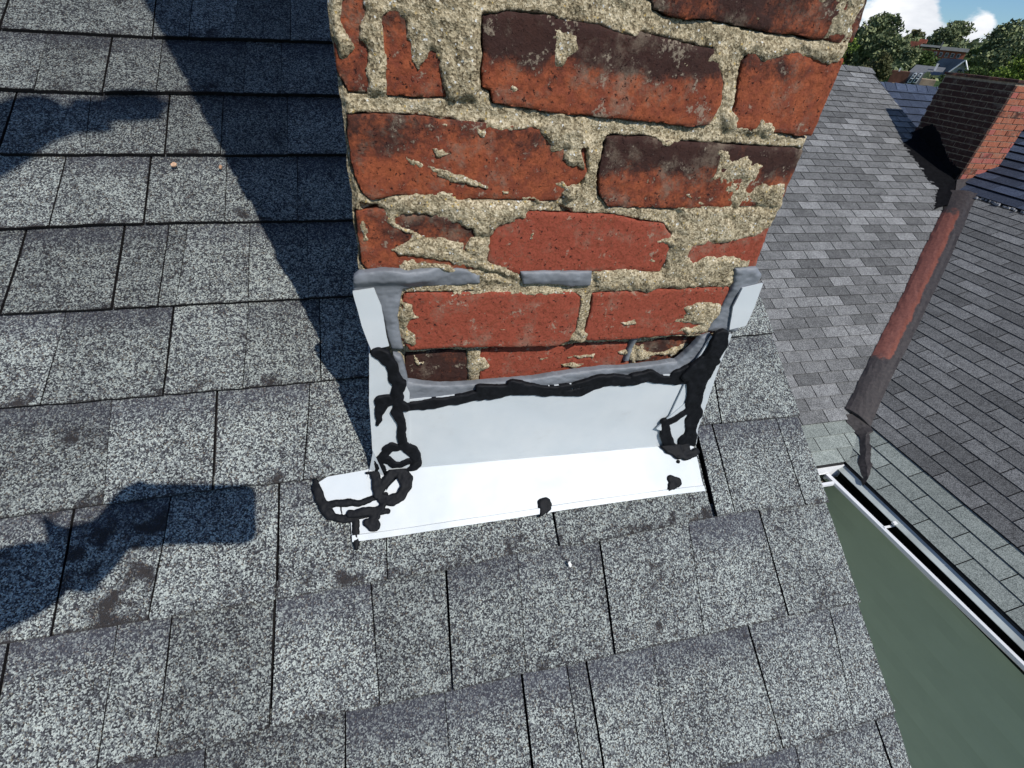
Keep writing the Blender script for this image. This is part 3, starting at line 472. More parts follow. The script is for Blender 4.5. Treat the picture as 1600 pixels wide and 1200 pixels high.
def m_mortar():
    m, nt, b = mat('sandy_lime_mortar', 0.95, 0.1); g = G(nt); v = g.vec(False); a = g.sep(g.vor(v, 640)); n = g.noise(v, 20, 5, 0.6); n2 = g.noise(v, 130, 5, 0.75)
    x = g.math('ADD', g.math('MULTIPLY', a[0], 0.26), g.math('ADD', g.math('MULTIPLY', n, 0.32), g.math('MULTIPLY', n2, 0.50)))
    c = g.ramp(x, [(0.34, (0.070, 0.055, 0.034)), (0.46, (0.25, 0.200, 0.122)), (0.58, (0.46, 0.385, 0.25)), (0.70, (0.68, 0.585, 0.41))])
    c = g.mix(g.step(g.noise(v, 28, 6, 0.7), 0.55, 0.68, 0, 0.45), c, (0.16, 0.15, 0.105))
    c = g.mix(g.step(a[2], 0.985, 0.99), c, (0.50, 0.36, 0.14)); c = g.mix(g.step(a[1], 0.985, 0.99), c, (0.7, 0.7, 0.66))
    g.lk(c, b.inputs['Base Color']); nb = g.bump(n2, 0.004, 0.9); g.lk(g.bump(g.vor(v, 640, 'Distance'), 0.0008, 0.5, nb), b.inputs['Normal']); return m
M = {}
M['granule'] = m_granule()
M['asphalt'] = m_flat('bitumen_edge', (0.018, 0.016, 0.017), 0.8, 0.2, 0.3, 60)
M['tabA'] = m_tab('grey_shingle_granules', [(0.30, (0.060, 0.060, 0.060)), (0.48, (0.135, 0.137, 0.136)), (0.68, (0.26, 0.262, 0.255))])
M['tabL'] = m_tab('pale_green_grey_granules', [(0.30, (0.11, 0.125, 0.115)), (0.48, (0.215, 0.24, 0.22)), (0.68, (0.34, 0.37, 0.335))])
M['tabS'] = m_tab('blue_slate_granules', [(0.30, (0.016, 0.022, 0.040)), (0.5, (0.033, 0.044, 0.070)), (0.7, (0.062, 0.078, 0.112))])
M['brick'] = m_brick('old_red_brick', (0.320, 0.086, 0.036), (0.18, 0.046, 0.027))
M['brick2'] = m_brick('far_red_brick', (0.44, 0.155, 0.088), (0.32, 0.105, 0.06), 0.35)
M['mortar'] = m_mortar()
M['mortar2'] = m_flat('pale_pointing', (0.30, 0.24, 0.17), 0.95, 0.1, 0.3, 30)
def m_white():
    m, nt, b = mat('white_coated_aluminium', 0.42, 0.35); g = G(nt); v = g.vec(False); n = g.noise(v, 12, 4, 0.6)
    c = g.mix(g.step(n, 0.35, 0.7), (0.56, 0.60, 0.615), (0.605, 0.635, 0.64)); d = g.step(g.noise(g.vec(False, (1, 2, 2)), 16, 8, 0.78), 0.56, 0.78, 0, 0.35)
    c = g.mix(d, c, (0.44, 0.44, 0.42)); sp = g.step(g.noise(v, 420, 3, 0.7), 0.70, 0.76, 0, 0.5); c = g.mix(sp, c, (0.30, 0.30, 0.30))
    g.lk(c, b.inputs['Base Color']); g.lk(g.bump(g.noise(v, 9, 3, 0.45), 0.006, 0.7), b.inputs['Normal']); return m
M['white'] = m_white()
M['caulk'] = m_flat('grey_polyurethane_caulk', (0.165, 0.178, 0.195), 0.55, 0.4, 0.18, 40, 0.0006, sc2=90)
M['tar'] = m_flat('black_roof_cement', (0.0055, 0.0062, 0.008), 0.66, 0.18, 0.3, 80, 0.0006, sc2=140)
M['gutter'] = m_flat('white_gutter_paint', (0.74, 0.75, 0.75), 0.5, 0.3, 0.06, 5, 0.0)
M['gutter_in'] = m_flat('grey_gutter_flange', (0.46, 0.50, 0.475), 0.6, 0.3, 0.2, 3, 0.0)
M['green'] = m_flat('green_vinyl_siding', (0.40, 0.465, 0.32), 0.75, 0.2, 0.05, 3.0, 0.0)
M['dark'] = m_flat('dark_deck_board', (0.03, 0.03, 0.03), 0.9, 0.1)
M['fascia'] = m_flat('fascia_board', (0.30, 0.30, 0.29), 0.6, 0.3, 0.1, 3)
M['siding'] = m_flat('grey_siding', (0.42, 0.42, 0.40), 0.7, 0.3, 0.08, 2)
M['bright'] = m_flat('white_trim', (0.80, 0.80, 0.78), 0.6, 0.3, 0.05, 2, 0.0)

# ------------------------------------------------------------------ ground, terrain, hill
def ground_h(x, y):
    d = x * 0.766 + y * 0.643; s = x * 0.643 - y * 0.766
    return 3.8 * sms(35, 85, d) + 6.5 * sms(90, 300, d) + fbm(x, y, 0.03, 5) * 1.2 * sms(30, 60, d)
u = np.concatenate([np.arange(-60, 330, 5.0), np.arange(340, 1500, 60.0)]); u = np.concatenate([-np.arange(1500, 60, -60.0), u]); U, V2 = np.meshgrid(u, u, indexing='ij')
def gmap(X, Y): return np.stack([X, Y, ground_h(X, Y)], -1).reshape(-1, 3)
n = len(u); I, J = np.meshgrid(np.arange(n - 1), np.arange(n - 1), indexing='ij'); a = (I * n + J).ravel()
M['grass'] = m_flat('grass_and_shrubs', (0.045, 0.075, 0.022), 0.95, 0.1, 0.45, 0.4, 0.0)
tag(part('ground', gmap(U, V2), np.stack([a, a + n, a + n + 1, a + 1], 1).tolist(), M['grass'], smooth=True, loc=(0, 0, 0)), kind='structure')
del U, V2

M['bounce_strip'] = m_flat('pale_bounce_concrete', (0.50, 0.48, 0.44), 0.9, 0.1, 0.12, 1.5, 0.001)
tag(part('bounce_strip', *box(0.62, 3.96, -9, 2.2, -0.05, 0.02), M['bounce_strip']), kind='structure')  # unseen pale ground, added to bounce sunlight onto the green wall
# ------------------------------------------------------------------ the near roof
TS = math.tan(R(35.22)); CS = math.cos(R(35.22)); SN = math.sin(R(35.22)); DR = -0.669
def roofP(x, v, h=0.0):                   # across, up-slope, height off the plane
    x = np.asarray(x, float); v = np.asarray(v, float); d = DR + h
    return np.stack([x, v * CS - d * SN, v * SN + d * CS + CAMZ + 0 * x], -1)
def roofN(x, v, h): return roofP(x, v, h)
XR = 0.657; XL = -3.2; VB = -1.35; VT = 1.9
home = thing('house', (-1.2, 0.8, 0), 'house with a steep dark grey shingle roof carrying the big brick chimney in front', 'house')
rf = roofP([XL, XR, XR, XL], [VB, VB, VT, VT], -0.010); rb = rf - np.array([0, 0, 0.03])
roof = part('roof', *prism(rf.tolist()[::-1], rb.tolist()[::-1]), M['asphalt'], home)
lows = [[(-0.9, 0.83)] * 0 + l for l in LOWS]
def low(k, x):
    """up-slope position of the butt line under course k (0 = topmost traced)"""
    if k < 0: return low(0, x) + 0.134 * (-k)
    if k > 9: return low(9, x) - 0.137 * (k - 9)
    P = LOWS[k]; xs = [p[0] for p in P]; vs = [p[1] for p in P]
    if k == 9: return -0.341 + 0.003 * math.sin(9 * x)
    return float(np.interp(x, xs, vs))
rng = random.Random(3)
joints = {}
for k in range(-8, 17):
    J = [list(j) for j in JOINTS[k]] if 0 <= k < len(JOINTS) else []
    J.sort(key=lambda j: j[0])
    if not J: J = [[rng.uniform(-0.4, -0.2)] * 2 + [1]]
    while J[0][0] > XL + 0.15:
        x = J[0][0] - rng.uniform(0.10, 0.21); J.insert(0, [x, x + rng.uniform(-.003, .003), rng.choice((0, 1, 2))])
    lim = {0: 0, 1: 0}.get(k, XR)
    while J[-1][0] < XR - 0.13:
        x = J[-1][0] + rng.uniform(0.11, 0.19)
        if x > XR - 0.03: break
        J.append([x, x + rng.uniform(-.003, .003), rng.choice((0, 1, 2))])
    joints[k] = J
TOPBAND = {7: (6, 9, 10), 8: (3, 6, 8, 9)}
def shingle(k, xa, xb, ga, gb, last):
    """one tab: xa/xb = (x at top, x at bottom); g = half gap"""
    n = 9; up = 0.02
    def edge(t): return [xa[0] + ga, xa[1] + ga, xb[0] - gb, xb[1] - gb]
    tl, bl, tr, br = xa[0] + ga, xa[1] + ga, xb[0] - gb, xb[1] - gb
    loop = []; uv = []
    vt = low(k - 1, (tl + tr) / 2)
    hlow = 0.0080 + rng.uniform(-.0012, .0012); lift = rng.random() < 0.12
    for i in range(n):
        t = i / (n - 1); x = bl + (br - bl) * t; hh = hlow + (0.0018 * math.sin(t * 3.1) if lift else 0)
        loop.append((x, low(k, x) + rng.uniform(-0.0007, 0.0007) - 0.0006, hh)); uv.append((t, 0))
    nm = 5 if last else 3
    for i in range(1, nm):
        t = i / nm; loop.append((br + (tr - br) * t + rng.uniform(-.0005, .0005) * (3 if last else 1), low(k, br) * (1 - t) + low(k - 1, tr) * t, hlow + (0.0015 - hlow) * t)); uv.append((1, t))
    loop.append((tr, low(k - 1, tr) + up, 0.0004)); uv.append((1, 1.12)); loop.append((tl, low(k - 1, tl) + up, 0.0004)); uv.append((0, 1.12))
    for i in range(nm - 1, 0, -1):
        t = i / nm; loop.append((bl + (tl - bl) * t + rng.uniform(-.0004, .0004), low(k, bl) * (1 - t) + low(k - 1, tl) * t, hlow + (0.0015 - hlow) * t)); uv.append((0, t))
    top = [roofP(x, v, h) for x, v, h in loop]; bot = [roofP(x, v, h - 0.0055) for x, v, h in loop]
    return top, bot, uv
NV = []; NF = []; NUV = []; NT = []
cnt = 0
for k in range(-8, 17):
    J = joints[k]; E = [[XL, XL, 0]] + J + [[XR, XR, 0]]
    for i in range(len(E) - 1):
        a, b_ = E[i], E[i + 1]; last = i == len(E) - 2
        if low(k, a[0]) > VT - 0.05 or low(k - 1, a[0]) < VB: continue
        G_ = (0.0004, 0.0007, 0.0014, 0.004)
        top, bot, uv = shingle(k, a, b_, G_[a[2]], 0.0 if last else G_[b_[2]], last)
        V, F = prism(top, bot); xm = (a[0] + b_[0]) / 2; vm = low(k, xm) + .06
        inview = -0.75 < xm < 0.7 and -0.45 < vm < 1.02
        tint = rng.choice((0.80, 0.88, 0.97, 1.04, 1.13)) * rng.uniform(0.96, 1.04)
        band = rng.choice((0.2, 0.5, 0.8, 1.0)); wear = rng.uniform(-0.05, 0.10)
        if inview:
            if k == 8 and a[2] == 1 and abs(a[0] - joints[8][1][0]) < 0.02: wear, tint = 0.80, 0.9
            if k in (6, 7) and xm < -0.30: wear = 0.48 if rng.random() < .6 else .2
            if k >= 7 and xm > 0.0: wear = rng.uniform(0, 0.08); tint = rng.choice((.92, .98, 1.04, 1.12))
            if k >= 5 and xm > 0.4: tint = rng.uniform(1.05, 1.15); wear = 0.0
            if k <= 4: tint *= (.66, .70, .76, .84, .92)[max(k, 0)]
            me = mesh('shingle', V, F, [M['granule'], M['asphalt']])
            ul = me.uv_layers.new(name='UVMap'); n = len(top)
            for p in me.polygons:
                for li in p.loop_indices: ul.data[li].uv = uv[me.loops[li].vertex_index % n]
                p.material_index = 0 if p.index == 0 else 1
            c0 = np.array(top).mean(axis=0); me.transform(Matrix.Translation(Vector(-c0)))
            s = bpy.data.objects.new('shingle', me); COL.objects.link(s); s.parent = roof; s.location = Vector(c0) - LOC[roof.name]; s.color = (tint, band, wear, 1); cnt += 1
        else:
            b0 = len(NV); NV += V; NF += [tuple(q + b0 for q in f) for f in F]; NT += [0] + [1] * (len(F) - 1)
print('near shingles', cnt)
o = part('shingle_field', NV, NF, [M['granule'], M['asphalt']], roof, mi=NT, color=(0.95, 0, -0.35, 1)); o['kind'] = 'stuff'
# gable wall, rake board and eave under the roof
P0 = roofP(XR - 0.03, VB + .15, -0.06); P1 = roofP(XR - 0.03, VT, -0.06)
part('wall', *prism([(XR - .05, P0[1], 0), (XR - .05, P1[1], 0), (XR - .05, P1[1], P1[2]), (XR - .05, P0[1], P0[2])], [(XL + .1, P0[1], 0), (XL + .1, P1[1], 0), (XL + .1, P1[1], P1[2]), (XL + .1, P0[1], P0[2])]), M['siding'], home)
ra = roofP([XR - .02, XR - .02], [VB, VT], -0.012); V = []
for p in ra: V += [(p[0] - .018, p[1], p[2] - 0.002), (p[0], p[1], p[2] - 0.002), (p[0], p[1], p[2] - .15), (p[0] - .018, p[1], p[2] - .15)]
part('rake_board', V, [(0, 1, 2, 3), (7, 6, 5, 4), (0, 4, 5, 1), (1, 5, 6, 2), (2, 6, 7, 3), (3, 7, 4, 0)], M['fascia'], home)
q0 = roofP(0, VT, -.01); y2 = q0[1] * 2 - P0[1]
part('roof', *prism([(XL, q0[1], q0[2]), (XR, q0[1], q0[2]), (XR, y2, P0[2]), (XL, y2, P0[2])], [(XL, q0[1], q0[2] - .05), (XR, q0[1], q0[2] - .05), (XR, y2, P0[2] - .05), (XL, y2, P0[2] - .05)]), M['tabA'], home, color=(1, 1, 1, 1))
# bits of leaf lying on the roof
def leafbit(x, v, s, col, label, rot):
    r_ = random.Random(int(x * 1e4)); pts = []
    for i in range(9):
        a_ = 2 * math.pi * i / 9 + rot; rr = s * (0.6 + 0.4 * abs(math.cos(a_ - rot))) * r_.uniform(.8, 1.1); pts.append((x + rr * math.cos(a_) * .7, v + rr * math.sin(a_)))
    top = [roofP(a_, b_, .0095 + r_.uniform(0, .0012)) for a_, b_ in pts]; bot = [roofP(a_, b_, .0078) for a_, b_ in pts]
    m = m_flat('dry_leaf', col, 0.8, 0.2, 0.2, 200); tag(part('leaf', *prism(top, bot), m), label, 'leaf')
leafbit(LEAFS[0][0], LEAFS[0][1], 0.0052, (0.55, 0.36, 0.24), 'tan dry leaf scrap lying in sunlight on the grey shingles left of the chimney', .4)
leafbit(LEAFS[1][0], LEAFS[1][1], 0.004, (0.36, 0.22, 0.14), 'brown dry leaf scrap lying inside the chimney shadow on the shingles', 1.2)
leafbit(LEAFS[2][0], LEAFS[2][1], 0.0045, (0.66, 0.66, 0.62), 'pale chip of debris on the shingles below the white flashing', 2.0)

# ------------------------------------------------------------------ the brick chimney
DL = R(-1.573); UX = np.array([math.cos(DL), math.sin(DL), 0]); NC = np.array([-math.sin(DL), math.cos(DL), 0]); YC = 0.4621
def faceP(u, z, h=0.0):
    u = np.asarray(u, float); z = np.asarray(z, float); h = np.asarray(h, float) + 0 * u
    P = u[..., None] * UX + (YC - h)[..., None] * NC; P[..., 2] = z + CAMZ; return P
def zbend(u):
    y = u * UX[1] + (YC - 0.006) * NC[1]; return y * TS + (DR + 0.004) / CS
def unfoldP(u, wv, h):                    # wv > 0 up the wall, wv < 0 down the roof, one sheet bent at the foot of the wall
    u = np.asarray(u, float); wv = np.asarray(wv, float); h = np.asarray(h, float) + 0 * u; zb = zbend(u)
    A = faceP(u, zb + np.maximum(wv, 0), 0.006 + h); y0 = u * UX[1] + (YC - 0.006) * NC[1]
    v = y0 * CS + zb * SN + wv; B = roofP(u * UX[0] - 0.0, v, 0.004 + h + 0.0035); t = sms(-0.0025, 0.0025, wv)[..., None]
    return A * t + B * (1 - t)
chim = thing('chimney', tuple(faceP(0.19, -0.5, -0.2)), 'large weathered brick chimney with ragged sandy mortar smeared over its front', 'chimney')
UL, UR = -0.0365, 0.4208
bo = {k: np.array(v['o']) for k, v in BRICKS.items()}
def warp(X, Y, a=0.0022, s=0):
    return X + a * 2 * fbm(X, Y, 110, 11 + s, 3), Y + a * 2 * fbm(X, Y, 110, 31 + s, 3)
def brick_top(k): return BRICKS[k]['h']
def mortar_field(X, Y):
    Xa, Ya = warp(X, Y, 0.0014); Xb, Yb = warp(X, Y, 0.0040, 3)
    body = fbm(X, Y, 38, 51, 5, 0.6); fine = fbm(X, Y, 230, 61, 3, 0.7)
    H = 0.0002 + body * 0.0070 + fine * 0.0024
    rec = sms(-0.300, -0.3035, Y + 0.03 * (X - 0.2)) if False else sms(-0.3015, -0.3065, Y + 0.012 * (X - 0.1))
    H = H - rec * 0.0125
    inb = np.full(X.shape, -1.0)
    for k, P in bo.items():
        s = sdf(P, Xa, Ya); H = H - (0.0115 - 0.0) * sms(-0.0012, 0.0008, s) + 0.0 * s; inb = np.maximum(inb, s)
    S = np.full(X.shape, -1.0)
    for P in SMEAR: S = np.maximum(S, sdf(P, Xb, Yb))
    S = S + 0.0010; cover = sms(-0.0012, 0.0026, S + 0.0012 * fine); hs = 0.0016 + 0.0036 * sms(0.0, 0.009, S) + body * 0.0095 + fine * 0.0024 - rec * 0.0118
    H = np.maximum(H, H * (1 - cover) + hs * cover)
    for P in HOLES: H = H - 0.010 * sms(-0.001, 0.002, sdf(P, Xa, Ya))
    return H, np.ones(X.shape, bool)
def mort_map(U, V, H):
    t = (U - UL) / (UR - UL); w_ = 0.0028 * fbm(V, V * 0 + 1, 40, 77, 4) * 2; e = np.abs(t - 0.5) * 2
    U2 = U + w_ * sms(0.9, 1.0, e); H = H - 0.006 * sms(0.975, 1.0, e); return faceP(U2, V, H)
relief('mortar', mortar_field, (UL, UR, -0.50, 0.125), 0.0015, mort_map, M['mortar'], chim)
for k, P in bo.items():
    hb = BRICKS[k]['h']; d = BRICKS[k]['d']; sd = int(hash(k) % 1) + sum(map(ord, k))
    def fld(X, Y, P=P, hb=hb, sd=sd):
        Xa, Ya = warp(X, Y, 0.0012, sd % 9); s = sdf(P, Xa, Ya)
        H = hb + 0.0012 + fbm(X, Y, 22, sd, 3) * 0.0018 + fbm(X, Y, 160, sd + 5, 4, 0.7) * 0.0017 - 0.0012 * (1 - sms(0, 0.003, s)) 
        return H, s > 0, s
    lo_, hi_ = P.min(0), P.max(0); b = (max(lo_[0] - .003, UL + 0.0006), min(hi_[0] + .003, UR - 0.0006), lo_[1] - .003, min(hi_[1] + .003, 0.125))
    o = relief('brick', fld, b, 0.0018, lambda U, V, H: faceP(U, V, H), M['brick'], chim, skirt=0.014, color=(d, 1.0 if k in ('b8', 'b9', 'b10', 'b11', 'b13') else 0.0, 0, 1))
    amp = {'b2': .17, 'b4': .13, 'b6': .10, 'b5': .07, 'b7': .05}.get(k, 0.03); co = np.empty(len(o.data.vertices) * 3); o.data.vertices.foreach_get('co', co); zz_ = co[2::3]; zz_ = (zz_ - zz_.mean()) / (zz_.max() - zz_.min())
    o.data.attributes.new('soot_shade', 'FLOAT', 'POINT').data.foreach_set('value', amp * 2 * (sms(-.15, .3, zz_ + .25 * fbm(co[0::3], zz_ * .05, 30, sd, 3)) - .45))
# core, sides, and the shaft above the picture
mb = MB(); Z1 = 0.92
def cbox(u0, u1, d0, d1, z0, z1):
    P = [faceP(u, z, -d) for z in (z0, z1) for d in (d0, d1) for u in (u0, u1)]
    return [tuple(np.array(p).ravel()) for p in P], box(0, 1, 0, 1, 0, 1)[1]
mb.add(*cbox(UL + .004, UR - .004, 0.032, 0.44, -0.72, 0.124)); mb.add(*cbox(UL + .004, UR - .004, 0.003, 0.44, 0.1245, Z1)); mb.part('mortar_core', M['mortar'], chim)
r_ = random.Random(5)
bm_ = {}
def side_brick(u0, u1, d0, d1, z0, z1, mt='brick'):
    V, F = cbox(u0, u1, d0, d1, z0, z1); V = [tuple(c + r_.uniform(-.0008, .0008) for c in v) for v in V]
    part('brick', V, F, M[mt], chim, color=(r_.choice((.2, .4, .6, .8)), r_.choice((0, 0, 1)), 0, 1))
for row in range(-6, 13):                 # left and right flanks, then the front above the frame
    z0 = 0.011 + 0.069 * row; z1 = z0 + 0.057; off = (row % 2) * 0.107
    for s in (0, 1):
        d = 0.0135 - off
        while d < 0.44:
            a, b2 = max(d, 0.0135), min(d + 0.203, 0.44)
            if b2 - a > 0.03 and z0 > zbend(0.1) + 0.02 + b2 * TS * 0.9 - (0.0):
                if s: side_brick(UR - .02, UR - .001, a, b2, z0, z1)
                else: side_brick(UL + .001, UL + .02, a, b2, z0, z1)
            d += 0.215
    if row >= 2:
        uu = UL + 0.001 - off
        while uu < UR - .03:
            a, b2 = max(uu, UL + .001), min(uu + .203, UR - .001)
            if b2 - a > 0.03: side_brick(a, b2, 0.0, 0.02, z0, z1)
            uu += 0.215
mb = MB(); mb.add(*cbox(UL - .03, UR + .03, -.03, .47, Z1, Z1 + .07)); mb.part('chimney_cap', M['mortar2'], chim)
mb = MB(); mb.tube([tuple(faceP(0.19, Z1 + .06, -.22)), tuple(faceP(0.19, Z1 + .26, -.22))], .11, 16); mb.part('flue_pot', M['brick2'], chim, color=(0.1, 0, 0, 1))

# ---- white metal flashing
flash = thing('flashing', tuple(unfoldP(0.2, 0.0, 0.0)), 'white painted metal flashing wrapped round the foot of the brick chimney', 'flashing')
def sheet(name, P, mapper, h, th=0.0011, res=0.004, wob=0.0011, seed=1, edge=0.0007):
    P = np.array(P)
    def fld(X, Y):
        Xa = X + edge * 2 * fbm(X, Y, 45, seed, 3); Ya = Y + edge * 2 * fbm(X, Y, 45, seed + 7, 3); s = sdf(P, Xa, Ya)
        return h + wob * 2 * fbm(X, Y, 13, seed + 2, 2), s > 0, s
    lo_, hi_ = P.min(0) - .002, P.max(0) + .002; return relief(name, fld, (lo_[0], hi_[0], lo_[1], hi_[1]), res, mapper, M['white'], flash, smooth=False, skirt=0.0022)
sheet('apron_flange', SHEETS['apron_flange'], unfoldP, 0.0035, res=0.0013, seed=4)
sheet('front_panel', SHEETS['front_panel'], unfoldP, 0.0040, res=0.0013, wob=.0008, seed=9)
sheet('side_wrap', SHEETS['left_wrap'], unfoldP, 0.0062, res=0.0012, wob=.0016, seed=12)
sheet('side_wrap', SHEETS['right_wrap'], unfoldP, 0.0066, res=0.0012, wob=.0016, seed=15)
sheet('corner_ear', SHEETS['ear_flap'], unfoldP, 0.0084, res=0.0012, seed=19)
sheet('counter_flap', SHEETS['left_upper_flap'], lambda U, V, H: faceP(U, V, H + (V + 0.30) * -0.02), 0.0105, res=0.0012, seed=22)
sheet('counter_flap', SHEETS['right_upper_flap'], lambda U, V, H: faceP(U, V, H), 0.0095, res=0.0012, seed=25)
sheet('side_foot', ROOF_SHEETS['left_foot'], roofN, 0.0105, res=0.0012, seed=28, wob=.0015)
kf = ROOF_SHEETS['kick_flap']; kp = [roofP(x, v, h) for (x, v), h in zip(kf, (.045, .012, .010, .014))]
part('kick_flap', *prism(kp, [p + np.array([0, .0008, -.0008]) for p in kp]), M['white'], flash)
# folded hem along the bottom edge of the apron
hp = [p for p in SHEETS['apron_flange'][4:9]]
mb = MB(); hl = [unfoldP(p[0], p[1] + .0022, 0.0046) for p in hp]; ih = []
for i in range(len(hl) - 1):
    for t in np.linspace(0, 1, 8)[:-1 if i < len(hl) - 2 else None]: ih.append(hl[i] * (1 - t) + hl[i + 1] * t + np.array([0, 0, .0006 * math.sin(i * 5 + t * 4)]))
dn = np.array([0, CS, SN]); nn = np.array([0, -SN, CS]); V = []
for p in ih: V += [p - dn * .0035 - nn * .0022, p - dn * .0035 + nn * .0008, p + dn * .0042 + nn * .0011, p + dn * .0050 - nn * .0012]
F = []
for i in range(len(ih) - 1):
    for k in range(4): F.append((4 * i + k, 4 * i + (k + 1) % 4, 4 * i + 4 + (k + 1) % 4, 4 * i + 4 + k))
F += [(0, 1, 2, 3), tuple(4 * (len(ih) - 1) + k for k in (3, 2, 1, 0))]
part('hem', V, F, M['white'], flash)
# side step flashing running up beside both flanks (seen edge on)
for s, ue in ((-1, UL), (1, UR)):
    pts = []
    for i in range(4):
        u0 = ue + s * 0.0035; dA_, dB_ = 0.006 + i * .10, 0.006 + i * .10 + .11
        za, zb_ = zbend(ue) + dA_ * TS + .004, zbend(ue) + dB_ * TS + .004
        Pq = [faceP(u0, za + .0, -dA_), faceP(u0, zb_, -dB_), faceP(u0, zb_ + .11, -dB_), faceP(u0, za + .11, -dA_)]
        Pq = [p - np.array([0, 0, .004]) for p in Pq]; off_ = UX * s * (.001 + .0004 * i)
        part('step_flashing', *prism([p + off_ for p in Pq], [p + off_ * 0 for p in Pq]), M['white'], flash)

# ---- grey caulk
ck = thing('caulk', tuple(faceP(0.2, -0.22, 0.005)), 'grey caulk smeared round the white flashing and along one joint of the brick chimney', 'caulk')
for name, P in CAULK.items():
    P = np.array(P); sd = sum(map(ord, name))
    def fld(X, Y, P=P, sd=sd, name=name):
        Xa = X + 0.0024 * fbm(X, Y, 60, sd, 3); Ya = Y + 0.0024 * fbm(X, Y, 60, sd + 3, 3); s = sdf(P, Xa, Ya)
        t = np.clip(s / 0.009, 0, 1); base = {'mid': 0.003, 'seam': -0.0035, 'bottom': 0.004, 'left_blob': 0.004, 'right': 0.004}[name]
        dip = (-0.008 * sms(0.35, 0.6, np.abs(0)) if False else 0)
        H = base + 0.0034 * np.sqrt(np.clip(t * (2 - t), 0, 1)) + 0.0045 * fbm(X * 0.5, Y, 55, sd + 9, 3) + 0.0012 * fbm(X, Y * 2, 160, sd + 4, 2)
        if name in ('left_blob',): H = H + 0.006 * sms(-0.225, -0.215, Y) * sms(0.05, 0.02, X)
        if name == 'left_blob': H = H - 0.0035 * sms(0.008, 0.028, X)
        if name == 'seam': H = H - 0.0045
        return H, s > 0, s
    lo_, hi_ = P.min(0) - .003, P.max(0) + .003
    relief('caulk_bead', fld, (lo_[0], hi_[0], lo_[1], hi_[1]), 0.0013, lambda U, V, H: faceP(U, V, H), M['caulk'], ck, skirt=0.007)

# ---- black roof cement
tar = thing('roof_cement', tuple(unfoldP(0.02, 0.05, 0.01)), 'glossy black roof cement squeezed in wandering beads along the seams of the white flashing', 'sealant')
groups = {'bead': TAR}
def tar_relief(name, strokes, mapper, h0, lift=0.006, seed=1, base=0.0):
    A = np.array([p for s in strokes for p in s]); lo_ = (A[:, :2] - A[:, 2:]).min(0) - .005; hi_ = (A[:, :2] + A[:, 2:]).max(0) + .005
    def fld(X, Y):
        Xa = X + 0.0042 * fbm(X, Y, 85, seed, 4); Ya = Y + 0.0042 * fbm(X, Y, 85, seed + 5, 4); s = np.full(X.shape, -1.0); H = np.zeros(X.shape)
        for st in strokes:
            q = sstroke(st, Xa, Ya) + 0.0004 + 0.0032 * fbm(X, Y, 55, seed + 40, 2); s = np.maximum(s, q); t = np.clip(q / 0.0034, 0, 1); H = np.maximum(H, 0.30 * lift * np.sqrt(t * (2 - t)))
        H = h0 + H + 0.0034 * fbm(X, Y, 100, seed + 8, 4) * sms(0, .003, s); return H, s > 0, s
    return relief(name, fld, (lo_[0], hi_[0], lo_[1], hi_[1]), 0.00125, mapper, M['tar'], tar, skirt=0.004)
top_i = [0, 1, 2, 3, 4]; dabs = [18, 19, 20, 21, 22]
tar_relief('top_bead', [TAR[i] for i in top_i], unfoldP, 0.0056, .0055, 3, 0.0035)
tar_relief('left_bead', [TAR[i] for i in range(5, 18)], unfoldP, 0.0082, .0055, 13, 0.0035)
tar_relief('right_bead', [TAR[i] for i in range(23, len(TAR))], unfoldP, 0.0092, .0060, 23, 0.0035)
tar_relief('foot_bead', FOOT_TAR, roofN, 0.0115, .0055, 33, 0.006)
tar_relief('nail_dab', [TAR[18], TAR[19]], unfoldP, 0.0045, .0075, 43)
tar_relief('nail_dab', [TAR[20], TAR[21], TAR[22]], unfoldP, 0.0045, .0075, 53)

